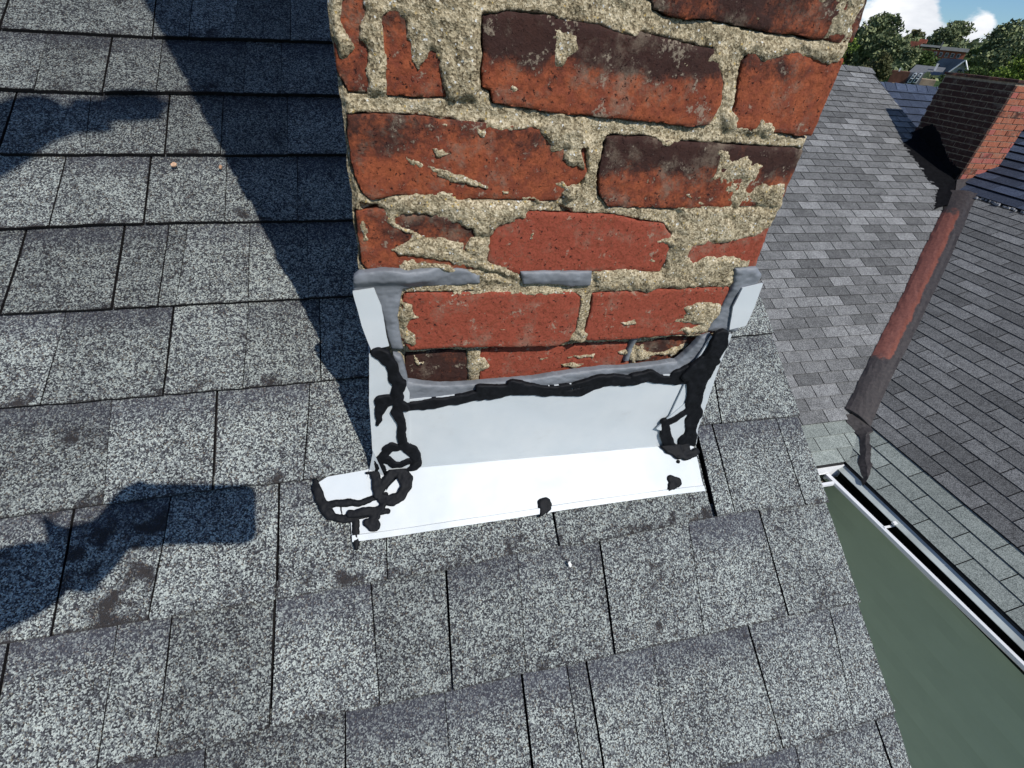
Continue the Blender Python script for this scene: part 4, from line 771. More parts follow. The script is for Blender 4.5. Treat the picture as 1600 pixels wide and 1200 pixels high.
# ------------------------------------------------------------------ neighbouring house: two grey shingled slopes meeting in a valley
def inframe(P, m=0.06):
    q = CR @ (np.array(P) - np.array([0, 0, CAMZ]))
    if q[2] <= 0.05: return False
    x = q[0] / q[2] * 743.943 / 800; y = q[1] / q[2] * 743.943 / 600; return abs(x) < 1 + m and abs(y) < 1 + m
def clip(poly, a, b, c):                  # keep a x + b y <= c
    o = []; n = len(poly)
    for i in range(n):
        p, q = poly[i], poly[(i + 1) % n]; fp, fq = a * p[0] + b * p[1] - c, a * q[0] + b * q[1] - c
        if fp <= 0: o.append(p)
        if (fp < 0 < fq) or (fq < 0 < fp):
            t = fp / (fp - fq); o.append((p[0] + t * (q[0] - p[0]), p[1] + t * (q[1] - p[1])))
    return o
def slope(root, O, eu, es, nrm, u0, u1, s0, s1, tab, ex, m, clips, seed, limit=295, tints=(0.68, 0.82, 0.92, 1.0, 1.12, 1.3), gap=0.009, th=0.006, lay=0.010, bias=None, name='shingle', smax_un=None):
    """rows of tabs over a slope; u across, s up the slope from O; joints are real gaps"""
    O = np.array(O, float); eu = np.array(eu, float); es = np.array(es, float); nrm = np.array(nrm, float); rr = random.Random(seed)
    P3 = lambda u_, s_, h: O + eu * u_ + es * s_ + nrm * h
    items = []; shared = {}
    row = 0; s = s0
    while s < s1 - 1e-6:
        se = min(s + ex, s1); off = (0.5 if row % 2 else 0.0) * tab + rr.uniform(-.02, .02) * tab; u_ = math.floor((u0 - off) / tab) * tab + off
        while u_ < u1:
            full = [(u_ + gap / 2, s), (u_ + tab - gap / 2, s), (u_ + tab - gap / 2, se + 0.012), (u_ + gap / 2, se + 0.012)]; poly = clip(full, -1, 0, -u0); poly = clip(poly, 1, 0, u1)
            for cl in clips: poly = clip(poly, *cl) if len(poly) > 2 else poly
            if len(poly) > 2:
                c = np.mean(poly, axis=0); C = P3(c[0], c[1], 0); t = rr.choice(tints) * rr.uniform(.94, 1.06)
                if bias: t *= bias(C)
                items.append((np.linalg.norm(C - np.array([0, 0, CAMZ])), inframe(C), poly, s, se, t, poly == full or len(poly) == 4 and abs((poly[1][0] - poly[0][0]) - (tab - gap)) < 1e-6 and all(abs(a_[0] - b_[0]) < 1e-9 for a_, b_ in zip(poly, full)), rr.uniform(-.0006, .0008)))
            u_ += tab
        s = se; row += 1
    items.sort(key=lambda q: (not q[1], q[0])); nsing = 0; JV, JF, JT, JM = [], [], [], []
    for (d, vis, poly, sa, se, t, whole, dh) in items:
        H = lambda sv: lay + dh - (sv - sa) / (se - sa + .012) * (lay - .0004)
        top = [P3(a_, b_, H(b_)) for a_, b_ in poly]; bot = [P3(a_, b_, H(b_) - th) for a_, b_ in poly]; V, F = prism(top, bot)
        if vis and nsing < limit:
            key = round(se - sa, 4); c = np.array(top).mean(axis=0); col = (t, t, t, 1)
            if whole and key in shared: inst(name, shared[key], c, root, col)
            else:
                me = mesh(name, np.array(V) - c, F, [m, M['asphalt']]); me.polygons.foreach_set('material_index', [0] + [1] * (len(F) - 1))
                if whole: shared[key] = me
                inst(name, me, c, root, col)
            nsing += 1
        else:
            b0 = len(JV); JV += V; JF += [tuple(q + b0 for q in f) for f in F]; JT += [t] * len(V); JM += [0] + [1] * (len(F) - 1)
    if JV:
        o = part(name + '_field', JV, JF, [m, M['asphalt']], root, color=(0, 0, 0, 1), mi=JM); o['kind'] = 'stuff'; at_ = o.data.color_attributes.new('tint', 'FLOAT_COLOR', 'POINT')
        at_.data.foreach_set('color', np.repeat(np.array(JT), 4)); 
    return nsing
a27, a22 = R(27), R(22)
HA = (0, 2.496, CAMZ - 2.769); HB = (4.345, 0, CAMZ - 2.765)
esA = (0, math.cos(a27), math.sin(a27)); nA = (0, -math.sin(a27), math.cos(a27)); esB = (math.cos(a22), 0, math.sin(a22)); nB = (-math.sin(a22), 0, math.cos(a22))
esA2 = (0, math.cos(a22), math.sin(a22)); nA2 = (0, -math.sin(a22), math.cos(a22))
kv = math.tan(a27) / math.tan(a22)        # valley: x = 4.36 + kv (y - 2.51)
nh = thing('grey_shingled_house', (3.0, 5.2, 0), 'neighbouring house with a grey shingle roof rising to a level ridge', 'house')
SA = 5.78; cA = math.cos(a27)
rA = part('roof', *prism([HA[0:1] + (0, 0)] * 0 + [tuple(np.array(HA) + np.array(esA) * s_ + np.array([x, 0, 0]) - np.array(nA) * .004) for x, s_ in ((1.5, 0), (4.33, 0), (7.93, SA * .55), (8.02, SA * .56), (8.0, SA), (1.5, SA))],
     [tuple(np.array(HA) + np.array(esA) * s_ + np.array([x, 0, -0.06])) for x, s_ in ((1.5, 0), (4.33, 0), (7.93, SA * .55), (8.02, SA * .56), (8.0, SA), (1.5, SA))]), M['dark'], nh)
# u + valley clip:  x - kv * y <= 4.36 - kv * 2.51 + 0.05 ; y = 2.496 + s cos27
kvs = kv * cA; cval = 4.36 - kv * 2.51 + kv * 2.496 + 0.02
kx = (7.93 - 8.03) / (7.65 - 6.33)
print('A', slope(rA, HA, (1, 0, 0), esA, nA, 1.5, 8.05, 0.0, SA, 0.305, 0.1285, M['tabA'], [(1, -kvs, cval), (1, 0.068 * cA, 8.03 + 0.068 * (6.33 - 2.496))], 21))
sAl = 0.366 / math.cos(a22)
rA2 = part('eave_roof', *prism([tuple(np.array(HA) + np.array(esA2) * s_ + np.array([x, 0, -.016])) for x, s_ in ((1.5, -sAl), (3.90, -sAl), (4.33, 0), (1.5, 0))], [tuple(np.array(HA) + np.array(esA2) * s_ + np.array([x, 0, -.05])) for x, s_ in ((1.5, -sAl), (3.90, -sAl), (4.33, 0), (1.5, 0))]), M['dark'], nh)
O2 = np.array(HA) - np.array(esA2) * sAl
print('A2', slope(rA2, tuple(O2 - np.array(nA2) * .006), (1, 0, 0), esA2, nA2, 1.5, 4.6, 0.0, sAl, 0.354, sAl / 3 + 1e-5, M['tabL'], [(1, -kv * math.cos(a22), 3.94)], 22, tints=(0.9, 1.0, 1.1)))
# ridge caps
for i in range(22):
    x0 = 8.0 - i * 0.29; c = np.array(HA) + np.array(esA) * SA; h = .012 + .004
    V = [(x0 - .30, c[1] - .12, c[2] - .045 + .012), (x0, c[1] - .12, c[2] - .045 + .005), (x0, c[1], c[2] + .022), (x0 - .30, c[1], c[2] + .030), (x0, c[1] + .12, c[2] - .045), (x0 - .30, c[1] + .12, c[2] - .038)]
    V += [(v[0], v[1], v[2] - .008) for v in V]; t = random.choice((.8, 1, 1.2))
    part('ridge_cap', V, [(0, 1, 2, 3), (3, 2, 4, 5), (7, 6, 9, 8), (8, 9, 11, 10), (0, 6, 7, 1), (5, 4, 10, 11), (1, 7, 8, 2), (2, 8, 10, 4), (0, 3, 9, 6), (3, 5, 11, 9)], M['tabA'], nh, color=(t, t, t, 1))
yr = HA[1] + SA * cA; zr = HA[2] + SA * math.sin(a27)
part('roof', *prism([(1.5, yr, zr), (8.0, yr, zr), (8.0, yr + 5, zr - 2.6), (1.5, yr + 5, zr - 2.6)], [(1.5, yr, zr - .05), (8.0, yr, zr - .05), (8.0, yr + 5, zr - 2.65), (1.5, yr + 5, zr - 2.65)]), M['tabA'], nh, color=(1, 1, 1, 1))
part('wall', *prism([(1.7, 2.26, 0), (1.7, 2.26, 3.45), (1.7, yr, zr - .12), (1.7, yr + 4.8, zr - 2.62), (1.7, yr + 4.8, 0)], [(7.9, 2.26, 0), (7.9, 2.26, 3.45), (7.9, yr, zr - .12), (7.9, yr + 4.8, zr - 2.62), (7.9, yr + 4.8, 0)]), M['siding'], nh)
# wing
wg = thing('green_sided_wing', (6.0, 0.0, 0), 'side wing with green siding under a low grey shingle slope and a long white gutter', 'house')
SB = 3.67; YF = -3.6
rB = part('roof', *prism([tuple(np.array(HB) + np.array(esB) * s_ + np.array([0, y, 0]) - np.array(nB) * .004) for y, s_ in ((YF, 0), (YF, SB), (5.35, SB), (2.46, 0))][::-1], [tuple(np.array(HB) + np.array(esB) * s_ + np.array([0, y, -.06])) for y, s_ in ((YF, 0), (YF, SB), (5.35, SB), (2.46, 0))][::-1]), M['dark'], wg)
yv = lambda x: 2.51 + (x - 4.36) / kv
# y - s cos22 / kv <= 2.51 + (4.345-4.36)/kv
print('B', slope(rB, HB, (0, 1, 0), esB, nB, YF, 5.4, 0.0, SB, 0.345, 0.1412, M['tabA'], [(1, -math.cos(a22) / kv, 2.50)], 23, tints=(0.60, 0.70, 0.76, 0.82, 0.92, 1.05), limit=295, lay=0.009, gap=0.008))
sBl = 0.418 / math.cos(a22); OB = np.array(HB) - np.array(esB) * sBl
rB2 = part('eave_roof', *prism([tuple(OB + np.array(esB) * s_ + np.array([0, y, -.016])) for y, s_ in ((YF, 0), (YF, sBl), (2.46, sBl), (2.16, 0))][::-1], [tuple(OB + np.array(esB) * s_ + np.array([0, y, -.05])) for y, s_ in ((YF, 0), (YF, sBl), (2.46, sBl), (2.16, 0))][::-1]), M['dark'], wg)
print('B2', slope(rB2, tuple(OB - np.array(nB) * .008), (0, 1, 0), esB, nB, YF, 2.6, 0.0, sBl, 0.36, sBl / 3 + 1e-5, M['tabL'], [(1, -math.cos(a22) / kv, 2.17)], 24, tints=(0.86, 0.95, 1.0, 1.08), lay=0.011, gap=0.007))
part('wall', *prism([(3.97, YF + .2, 0), (3.97, YF + .2, 3.5), (7.6, YF + .2, 4.95), (7.6, YF + .2, 0)], [(3.97, 2.4, 0), (3.97, 2.4, 3.5), (7.6, 2.4, 4.95), (7.6, 2.4, 0)]), M['green'], wg)
GS = [m_flat('green_vinyl_siding', tuple(c * q for c in (0.385, 0.47, 0.325)), 0.75, 0.2, 0.04, 3.0, 0.0) for q in (0.975, 1.0, 1.025)]
for i in range(32):                       # lapped siding boards facing the near roof
    z = 3.44 - (i + 1) * .106
    V = [(3.955, YF + .2, z), (3.955, 2.255, z), (3.966, 2.255, z + .110), (3.966, YF + .2, z + .110), (3.9715, YF + .2, z), (3.9715, 2.255, z), (3.9715, 2.255, z + .11), (3.9715, YF + .2, z + .11)]
    part('siding_board', V, [(0, 3, 2, 1), (4, 5, 6, 7), (0, 1, 5, 4), (3, 7, 6, 2), (0, 4, 7, 3), (1, 2, 6, 5)], GS[(i * 7) % 3], wg)
mb = MB(); mb.box(3.937, 3.954, YF + .1, 2.25, 3.31, 3.355); mb.part('soffit', M['bright'], wg)
M['shade_silt'] = m_flat('gutter_shade_and_silt', (0.010, 0.013, 0.010), 0.95, 0.02, 0.5, 12, 0.002)  # near-black: trough shade put into the colour, with some real dirt
# gutters: open troughs with a folded outer lip
def gutter(root, along, c0, c1, back, outer, zt):
    """along 'y' or 'x'; back = wall side coordinate, outer = lip side"""
    
    prof = [(0, .0), (0, -.085), (.55, -.09), (.80, -.05), (1.0, -.028), (1.0, .0), (.80, .004), (.80, -.006), (.965, -.010), (.965, -.026), (.78, -.044), (.53, -.082), (.04, -.078), (.04, .0)]
    n = len(prof); V = []; st = outer if isinstance(outer, list) else [(c0, outer), (c1, outer)]
    for c, o_ in st: V += [((back + (o_ - back) * t_, c, zt + z) if along == 'y' else (c, back + (o_ - back) * t_, zt + z)) for t_, z in prof]
    F = []
    for k in range(len(st) - 1): F += [(k * n + i, k * n + (i + 1) % n, (k + 1) * n + (i + 1) % n, (k + 1) * n + i) for i in range(n)]
    F += [tuple(range(n))[::-1], tuple(range((len(st) - 1) * n, len(st) * n))]
    return part('gutter', V, F, [M['gutter'], M['shade_silt']], root, mi=[1 if i in (9, 10, 11, 12) else 0 for i in range(n)] * (len(st) - 1) + [0, 0])  # inner faces painted dark to deepen the trough shade
gB = gutter(wg, 'y', YF, 2.115, 3.924, [(YF, 3.815), (0.45, 3.808), (1.3, 3.778), (2.115, 3.745)], 3.462)
gA = gutter(nh, 'x', 1.5, 3.743, 2.122, 2.005, 3.462)
mb = MB(); mb.add([(3.866, YF, 3.500), (3.866, 2.121, 3.500), (3.938, 2.121, 3.537), (3.938, YF, 3.537), (3.872, YF, 3.491), (3.872, 2.121, 3.491), (3.942, 2.121, 3.526), (3.942, YF, 3.526)], [(0, 3, 2, 1), (4, 5, 6, 7), (0, 1, 5, 4), (3, 7, 6, 2), (0, 4, 7, 3), (1, 2, 6, 5)]); mb.part('gutter_back', M['gutter_in'], wg)
mb = MB(); mb.box(1.5, 3.921, 2.122, 2.134, 3.38, 3.543); mb.part('gutter_back', M['bright'], nh)
mb = MB(); mb.box(3.835, 3.9195, YF, 2.10, 3.386, 3.418); mb.part('trough_shade_silt', M['shade_silt'], gB); mb = MB(); mb.box(1.5, 3.742, 2.03, 2.119, 3.386, 3.41); mb.part('trough_shade_silt', M['shade_silt'], gA)  # dark strips on the trough floor: painted shade over a dirty bottom
for y in (1.52, 0.25, -1.1, -2.4):
    mb = MB(); mb.box(3.79, 3.921, y - .009, y + .009, 3.464, 3.470); mb.box(3.85, 3.885, y - .013, y + .011, 3.498, 3.516); mb.part('hanger', M['bright'], gB)
mb = MB(); rr = random.Random(8)
for i in range(26):
    x, y = rr.uniform(3.40, 3.70), rr.uniform(2.03, 2.11); s = rr.uniform(.006, .017); mb.box(x - s, x + s, y - s * .7, y + s * .7, 3.412, 3.418 + s * rr.uniform(.3, 1.0))
o = mb.part('gutter_debris', m_flat('leaf_litter', (0.30, 0.25, 0.20), 0.9, 0.1, 0.6, 40), nh); o['kind'] = 'stuff'
mb = MB(); mb.box(1.6, 3.7, 2.14, 2.17, 3.30, 3.50); mb.part('fascia_board', M['bright'], nh)
mb = MB(); mb.box(3.936, 3.953, YF, 2.13, 3.36, 3.505); mb.part('fascia_board', M['bright'], wg)

# valley cover: painted membrane strip lying in the valley
vc = thing('valley_cover', COVER_L[-1], 'long dark valley cover with worn red paint between the two grey roof slopes', 'flashing')
def lerp_poly(P, t):
    P = np.array(P); d = np.r_[0, np.cumsum(np.linalg.norm(np.diff(P, axis=0), axis=1))]; t = t * d[-1]; return np.array([np.interp(t, d, P[:, k]) for k in range(3)])
def m_cover():
    m, nt, b = mat('worn_red_paint_on_bitumen', 0.6, 0.35); g = G(nt); uv = g.node('ShaderNodeUVMap'); sp = g.node('ShaderNodeSeparateXYZ'); g.lk(uv.outputs[0], sp.inputs[0]); v = g.vec(False)
    n = g.noise(v, 7, 6, 0.65); n2 = g.noise(g.vec(False, (1, 1, 1)), 30, 5, 0.7); j = g.math('MULTIPLY', g.math('SUBTRACT', n, 0.5), 0.30)
    a = g.math('ADD', sp.outputs[0], j); l = g.math('ADD', sp.outputs[1], g.math('MULTIPLY', j, 0.35))
    lim = g.math('SUBTRACT', 0.74, g.math('MULTIPLY', g.math('SUBTRACT', sp.outputs[1], 0.25), 0.25))
    red = g.math('MULTIPLY', g.math('SUBTRACT', 1.0, g.step(a, 0.60, 0.68)), g.math('MULTIPLY', g.step(l, 0.115, 0.14), g.math('SUBTRACT', 1.0, g.step(l, 0.80, 0.82))))
    rc = g.mix(g.step(n2, 0.35, 0.65), (0.125, 0.044, 0.032), (0.19, 0.070, 0.050)); rc = g.mix(g.step(a, 0.40, 0.66, 0, 0.5), rc, (0.26, 0.072, 0.036))
    rc = g.mix(g.step(g.noise(g.vec(False, (1, 1, 5)), 40, 5, 0.8), 0.66, 0.72, 0, 0.7), rc, (0.55, 0.42, 0.34))
    dk = g.mix(g.step(n2, 0.4, 0.7), (0.034, 0.029, 0.028), (0.060, 0.050, 0.046)); g.lk(g.mix(red, dk, rc), b.inputs['Base Color']); g.lk(g.bump(n2, 0.004, 0.7), b.inputs['Normal']); return m
NS = 44; NC_ = 8; V = []; UVs = []; F = []; rr = random.Random(2)
for i in range(NS + 1):
    t = i / NS; a_ = lerp_poly(COVER_L, t); c_ = lerp_poly(COVER_R, t); wob = [rr.uniform(-.010, .010) for _ in range(NC_ + 1)]
    for k in range(NC_ + 1):
        q = k / NC_; p = a_ * (1 - q) + c_ * q; h = .014 + .026 * math.sin(math.pi * min(1, q * 1.12)) ** .6 * (q < .9) + wob[k] * .30; p = p + np.array([0, 0, h])
        if k in (0, NC_): p = p + (a_ - c_) / np.linalg.norm(a_ - c_) * wob[k] * (.6 if k == 0 else .4)
        V.append(tuple(p)); UVs.append((q, t))
n0 = len(V); V += [(v[0], v[1], v[2] - .020) for v in V]
for i in range(NS):
    for k in range(NC_):
        a_ = i * (NC_ + 1) + k; F.append((a_, a_ + NC_ + 1, a_ + NC_ + 2, a_ + 1))
    a_ = i * (NC_ + 1); F.append((a_, a_ + n0, a_ + NC_ + 1 + n0, a_ + NC_ + 1)); a_ += NC_; F.append((a_, a_ + NC_ + 1, a_ + NC_ + 1 + n0, a_ + n0))
for k in range(NC_):
    F.append((k, k + 1, k + 1 + n0, k + n0)); a_ = NS * (NC_ + 1) + k; F.append((a_, a_ + n0, a_ + 1 + n0, a_ + 1))
cv = part('membrane', V, F, m_cover(), vc); ul = cv.data.uv_layers.new(name='UVMap')
for li, l in enumerate(cv.data.loops): ul.data[li].uv = UVs[l.vertex_index % n0]
# tar run below it
M['oldtar'] = m_flat('old_grey_roof_tar', (0.040, 0.035, 0.034), 0.7, 0.3, 0.35, 40, 0.003, sc2=60)
NS = 60; V = []; rr = random.Random(12)
for i in range(NS + 1):
    t = i / NS; a_ = lerp_poly(SMEAR_L, t); c_ = lerp_poly(SMEAR_R, t); dd = (c_ - a_)
    a_ = a_ + dd * (.05 * math.sin(t * 23) + .04 * math.sin(t * 41 + 1) + rr.uniform(-.02, .02)); c_ = c_ + dd * (.05 * math.sin(t * 19 + 2) + .04 * math.sin(t * 47) + rr.uniform(-.02, .02))
    m_ = (a_ + c_) / 2; V += [tuple(a_ + [0, 0, .004]), tuple(m_ + [0, 0, .020]), tuple(c_ + [0, 0, .010])]
F = []
for i in range(NS):
    b0 = 3 * i; F += [(b0, b0 + 3, b0 + 4, b0 + 1), (b0 + 1, b0 + 4, b0 + 5, b0 + 2)]
n0 = len(V); V += [(v[0], v[1], v[2] - .03) for v in V[:n0]]; F += [(f[3] + n0, f[2] + n0, f[1] + n0, f[0] + n0) for f in list(F)]
for i in range(NS): F += [(3 * i, 3 * i + n0, 3 * i + 3 + n0, 3 * i + 3), (3 * i + 2, 3 * i + 5, 3 * i + 5 + n0, 3 * i + 2 + n0)]
part('tar_run', V, F, M['oldtar'], vc)

# ------------------------------------------------------------------ second chimney at the head of the valley
X2, Y2 = 7.90, 5.322; W2, D2 = 0.62, 0.98; ZT2 = 6.42
c2 = thing('brick_chimney', (X2 + W2 / 2, Y2 + D2 / 2, 4.9), 'smaller red brick chimney at the head of the valley, its left face in deep shade', 'chimney')
mb = MB(); mb.box(X2 + .008, X2 + W2 - .008, Y2 + .008, Y2 + D2 - .008, 4.6, ZT2 - .01); mb.part('mortar_core', M['mortar2'], c2)
bmS = mesh('brick', *[np.array(box(-.018, .018, -.1, .1, -.0295, .0295)[0]).tolist()] + [box(0, 1, 0, 1, 0, 1)[1]], M['brick2']) if False else None
def mkb(lx, ly):
    V, F = box(-lx / 2, lx / 2, -ly / 2, ly / 2, -.0295, .0295); return mesh('brick', V, F, M['brick2'])
BM = {}; rr = random.Random(9); z = 4.98; row = 0
while z + .06 < ZT2:
    off = (row % 2) * .107; zc = z + .0295
    y = Y2 - off
    while y < Y2 + D2 - .03:
        a_, b_ = max(y, Y2), min(y + .203, Y2 + D2); L_ = round(b_ - a_, 3)
        if L_ > .03:
            BM.setdefault(('y', L_), mkb(.04, L_)) if ('y', L_) not in BM else 0
            inst('brick', BM[('y', L_)], (X2 + .020 + rr.uniform(-.002, .002), (a_ + b_) / 2, zc), c2, (rr.choice((1.0, 1.2, 1.4, 1.6)), 0, 0, 1))  # left face: shade painted in through darker bricks
        y += .215
    x = X2 + .042 - (0 if row % 2 else .107)
    while x < X2 + W2 - .03:
        a_, b_ = max(x, X2 + .042), min(x + .203, X2 + W2); L_ = round(b_ - a_, 3)
        if L_ > .03:
            if ('x', L_) not in BM: BM[('x', L_)] = mkb(L_, .04)
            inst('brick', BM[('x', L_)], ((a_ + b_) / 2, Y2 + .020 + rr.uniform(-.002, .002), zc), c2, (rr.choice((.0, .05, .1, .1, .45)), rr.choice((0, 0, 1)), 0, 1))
        x += .215
    z += .0705; row += 1
mb = MB(); mb.box(X2 - .01, X2 + W2 + .01, Y2 - .01, Y2 + D2 + .01, ZT2 - .008, ZT2 + .02); mb.part('coping', M['brick2'], c2, color=(.8, 0, 0, 1))
# black tar flashing on its left flank, ragged where it was brushed onto the shingles
TL = lambda y: HA[2] + (y - HA[1]) * math.tan(a27)
rr = random.Random(4); n = 70; V = []
for i in range(n + 1):
    t = i / n; y = 6.25 - t * 1.33; up = .19 + .05 * math.sin(t * 9) + rr.uniform(-.015, .015) - .12 * sms(.0, .12, .12 - t)
    spread = (.40 * sms(0, .12, t) * (1 - .35 * sms(.6, 1, t))) + rr.uniform(-.035, .035); yb = max(y, Y2 + .0) if t < .9 else y
    xo = X2 - .004 if y > Y2 else 4.36 + kv * (y - 2.51) + .02; zz = TL(y) + .014
    V += [(xo, y, zz + (up if y > Y2 else .03)), (xo - .02, y, zz + .05), (xo - .12, y, zz + .018), (xo - spread, y - spread * .12, TL(y - spread * .12) + .009), (xo - spread - .01, y, TL(y) - .02), (xo + .03, y, zz - .05)]
F = []
for i in range(n):
    for k in range(5): a_ = 6 * i + k; F.append((a_, a_ + 1, a_ + 7, a_ + 6))
M['deadtar'] = m_flat('matt_black_tar', (0.006, 0.006, 0.007), 0.95, 0.05, 0.3, 20, 0.002); part('tar_flashing', V, F, M['deadtar'], c2)
cap_ = [tuple(np.array(p)) for p in ()]
# apron between chimney foot and cover
mb = MB(); mb.add([(7.60, 4.99, TL(4.99) + .03), (8.05, 4.78, 5.15 + .07), (8.60, 5.30, 5.32), (7.90, 5.33, TL(5.33) + .08), (7.60, 4.99, TL(4.99) - .05), (8.05, 4.78, 5.0), (8.60, 5.30, 5.1), (7.90, 5.33, 5.0)], [(0, 1, 2, 3), (7, 6, 5, 4), (0, 4, 5, 1), (1, 5, 6, 2), (2, 6, 7, 3), (3, 7, 4, 0)]); mb.part('foot_flashing', M['oldtar'], c2)

# ------------------------------------------------------------------ blue slate house behind
bh = thing('blue_slate_house', (10.5, 8.5, 0), 'house with a dark blue slate roof just beyond the second chimney', 'house')
a20 = R(24); HD = (7.83, 0, CAMZ - 1.365); esD = (math.cos(a20), 0, math.sin(a20)); nD = (-math.sin(a20), 0, math.cos(a20))
rD = part('roof', *prism([tuple(np.array(HD) + np.array(esD) * s_ + np.array([0, y, 0]) - np.array(nD) * .005) for y, s_ in ((YF, -.05), (YF, 3.6), (6.25, 3.6), (6.25, -.05))][::-1], [tuple(np.array(HD) + np.array(esD) * s_ + np.array([0, y, -.08])) for y, s_ in ((YF, -.05), (YF, 3.6), (6.25, 3.6), (6.25, -.05))][::-1]), M['dark'], bh)
print('D', slope(rD, HD, (0, 1, 0), esD, nD, YF, 6.25, 0.0, 3.6, 0.34, 0.19, M['tabS'], [], 31, tints=(.8, 1, 1.2, 1.4), lay=.022, th=.016, gap=.004, name='slate'))
mb = MB(); rr = random.Random(6)
for i in range(120):
    y = 5.05 - i * .034 + rr.uniform(-.02, .02); x = 7.79 + rr.gauss(0, .022); s = rr.uniform(.004, .016); mb.box(x - s, x + s, y - rr.uniform(.01, .035), y + .02 * rr.random(), 5.125, 5.138 + rr.uniform(0, .012))
mb.part('edge_flashing', m_flat('weathered_lead', (.30, .30, .30), .5, .4, .4, 20), bh)
a42 = R(38); YRC = 9.6; ZRC = CAMZ - .040 * YRC - .02; LC = 2.6
esC = (0, math.cos(a42), math.sin(a42)); nC = (0, -math.sin(a42), math.cos(a42)); OC = (8.5, YRC - LC * math.cos(a42), ZRC - LC * math.sin(a42))
rC = part('roof', *prism([tuple(np.array(OC) + np.array(esC) * s_ + np.array([x, 0, 0]) - np.array(nC) * .005) for x, s_ in ((0, 0), (7, 0), (7, LC), (0, LC))], [tuple(np.array(OC) + np.array(esC) * s_ + np.array([x, 0, -.08])) for x, s_ in ((0, 0), (7, 0), (7, LC), (0, LC))]), M['dark'], bh)
print('C', slope(rC, OC, (1, 0, 0), esC, nC, 0, 7, 0.0, LC, 0.34, 0.185, M['tabS'], [], 32, tints=(.9, 1.0, 1.15, 1.3), lay=.024, th=.018, gap=.004, name='slate'))
for i in range(24):
    x0 = 8.5 + i * .29; t = random.choice((1.1, 1.4, 1.6))
    V = [(x0, YRC - .16, ZRC - .10), (x0 + .29, YRC - .16, ZRC - .11), (x0 + .29, YRC, ZRC + .03), (x0, YRC, ZRC + .042), (x0 + .29, YRC + .16, ZRC - .11), (x0, YRC + .16, ZRC - .10)]; V += [(v[0], v[1], v[2] - .012) for v in V]
    part('ridge_slate', V, [(0, 1, 2, 3), (3, 2, 4, 5), (7, 6, 9, 8), (8, 9, 11, 10), (0, 6, 7, 1), (5, 4, 10, 11), (1, 7, 8, 2), (2, 8, 10, 4), (0, 3, 9, 6), (3, 5, 11, 9)], M['tabS'], bh, color=(t, t, t, 1))
part('roof', *prism([(8.5, YRC, ZRC), (15.5, YRC, ZRC), (15.5, YRC + 3, ZRC - 2.3), (8.5, YRC + 3, ZRC - 2.3)], [(8.5, YRC, ZRC - .08), (15.5, YRC, ZRC - .08), (15.5, YRC + 3, ZRC - 2.38), (8.5, YRC + 3, ZRC - 2.38)]), M['tabS'], bh, color=(1, 1, 1, 1))
part('wall', *prism([(8.7, 7.75, 0), (8.7, 7.75, 4.7), (8.7, YRC, ZRC - .12), (8.7, 12.2, 4.2), (8.7, 12.2, 0)], [(15.3, 7.75, 0), (15.3, 7.75, 4.7), (15.3, YRC, ZRC - .12), (15.3, 12.2, 4.2), (15.3, 12.2, 0)]), M['siding'], bh)
part('wall', *prism([(8.0, YF + .1, 0), (8.0, YF + .1, 4.95), (11.0, YF + .1, 6.2), (11.0, YF + .1, 0)], [(8.0, 6.1, 0), (8.0, 6.1, 4.95), (11.0, 6.1, 6.2), (11.0, 6.1, 0)]), M['siding'], bh)

# ------------------------------------------------------------------ hillside beyond: houses and trees
FD = np.array([.766, .643, 0]); FS = np.array([.643, -.766, 0]); KD = 2.5
def far(d, s, z=None):                    # metres out, metres to the right, height
    p = FD * d * KD + FS * s * KD; return Vector((p[0], p[1], CAMZ + (z - 6.5) * KD)) if z is not None else Vector((p[0], p[1], float(ground_h(np.array(p[0]), np.array(p[1])))))
def m_leaf(name, c1, c2, tr=0.12):
    m, nt, b = mat(name, 0.75, 0.25); g = G(nt); at = g.attr('leafmix'); c = g.mix(at.outputs['Fac'], c1, c2); g.lk(c, b.inputs['Base Color']); b.inputs['Transmission Weight'].default_value = 0; b.inputs['Subsurface Weight'].default_value = 0
    return m
LM = {'dark': m_leaf('dark_leaves', (0.060, 0.088, 0.042), (0.28, 0.305, 0.14)), 'olive': m_leaf('olive_leaves', (0.055, 0.062, 0.022), (0.16, 0.15, 0.06)), 'bright': m_leaf('yellow_green_leaves', (0.07, 0.12, 0.015), (0.26, 0.33, 0.045)), 'mid': m_leaf('mid_green_leaves', (0.035, 0.065, 0.016), (0.12, 0.165, 0.04))}
M['bark'] = m_flat('bark', (0.10, 0.075, 0.055), .9, .1, .3, 8, 0)
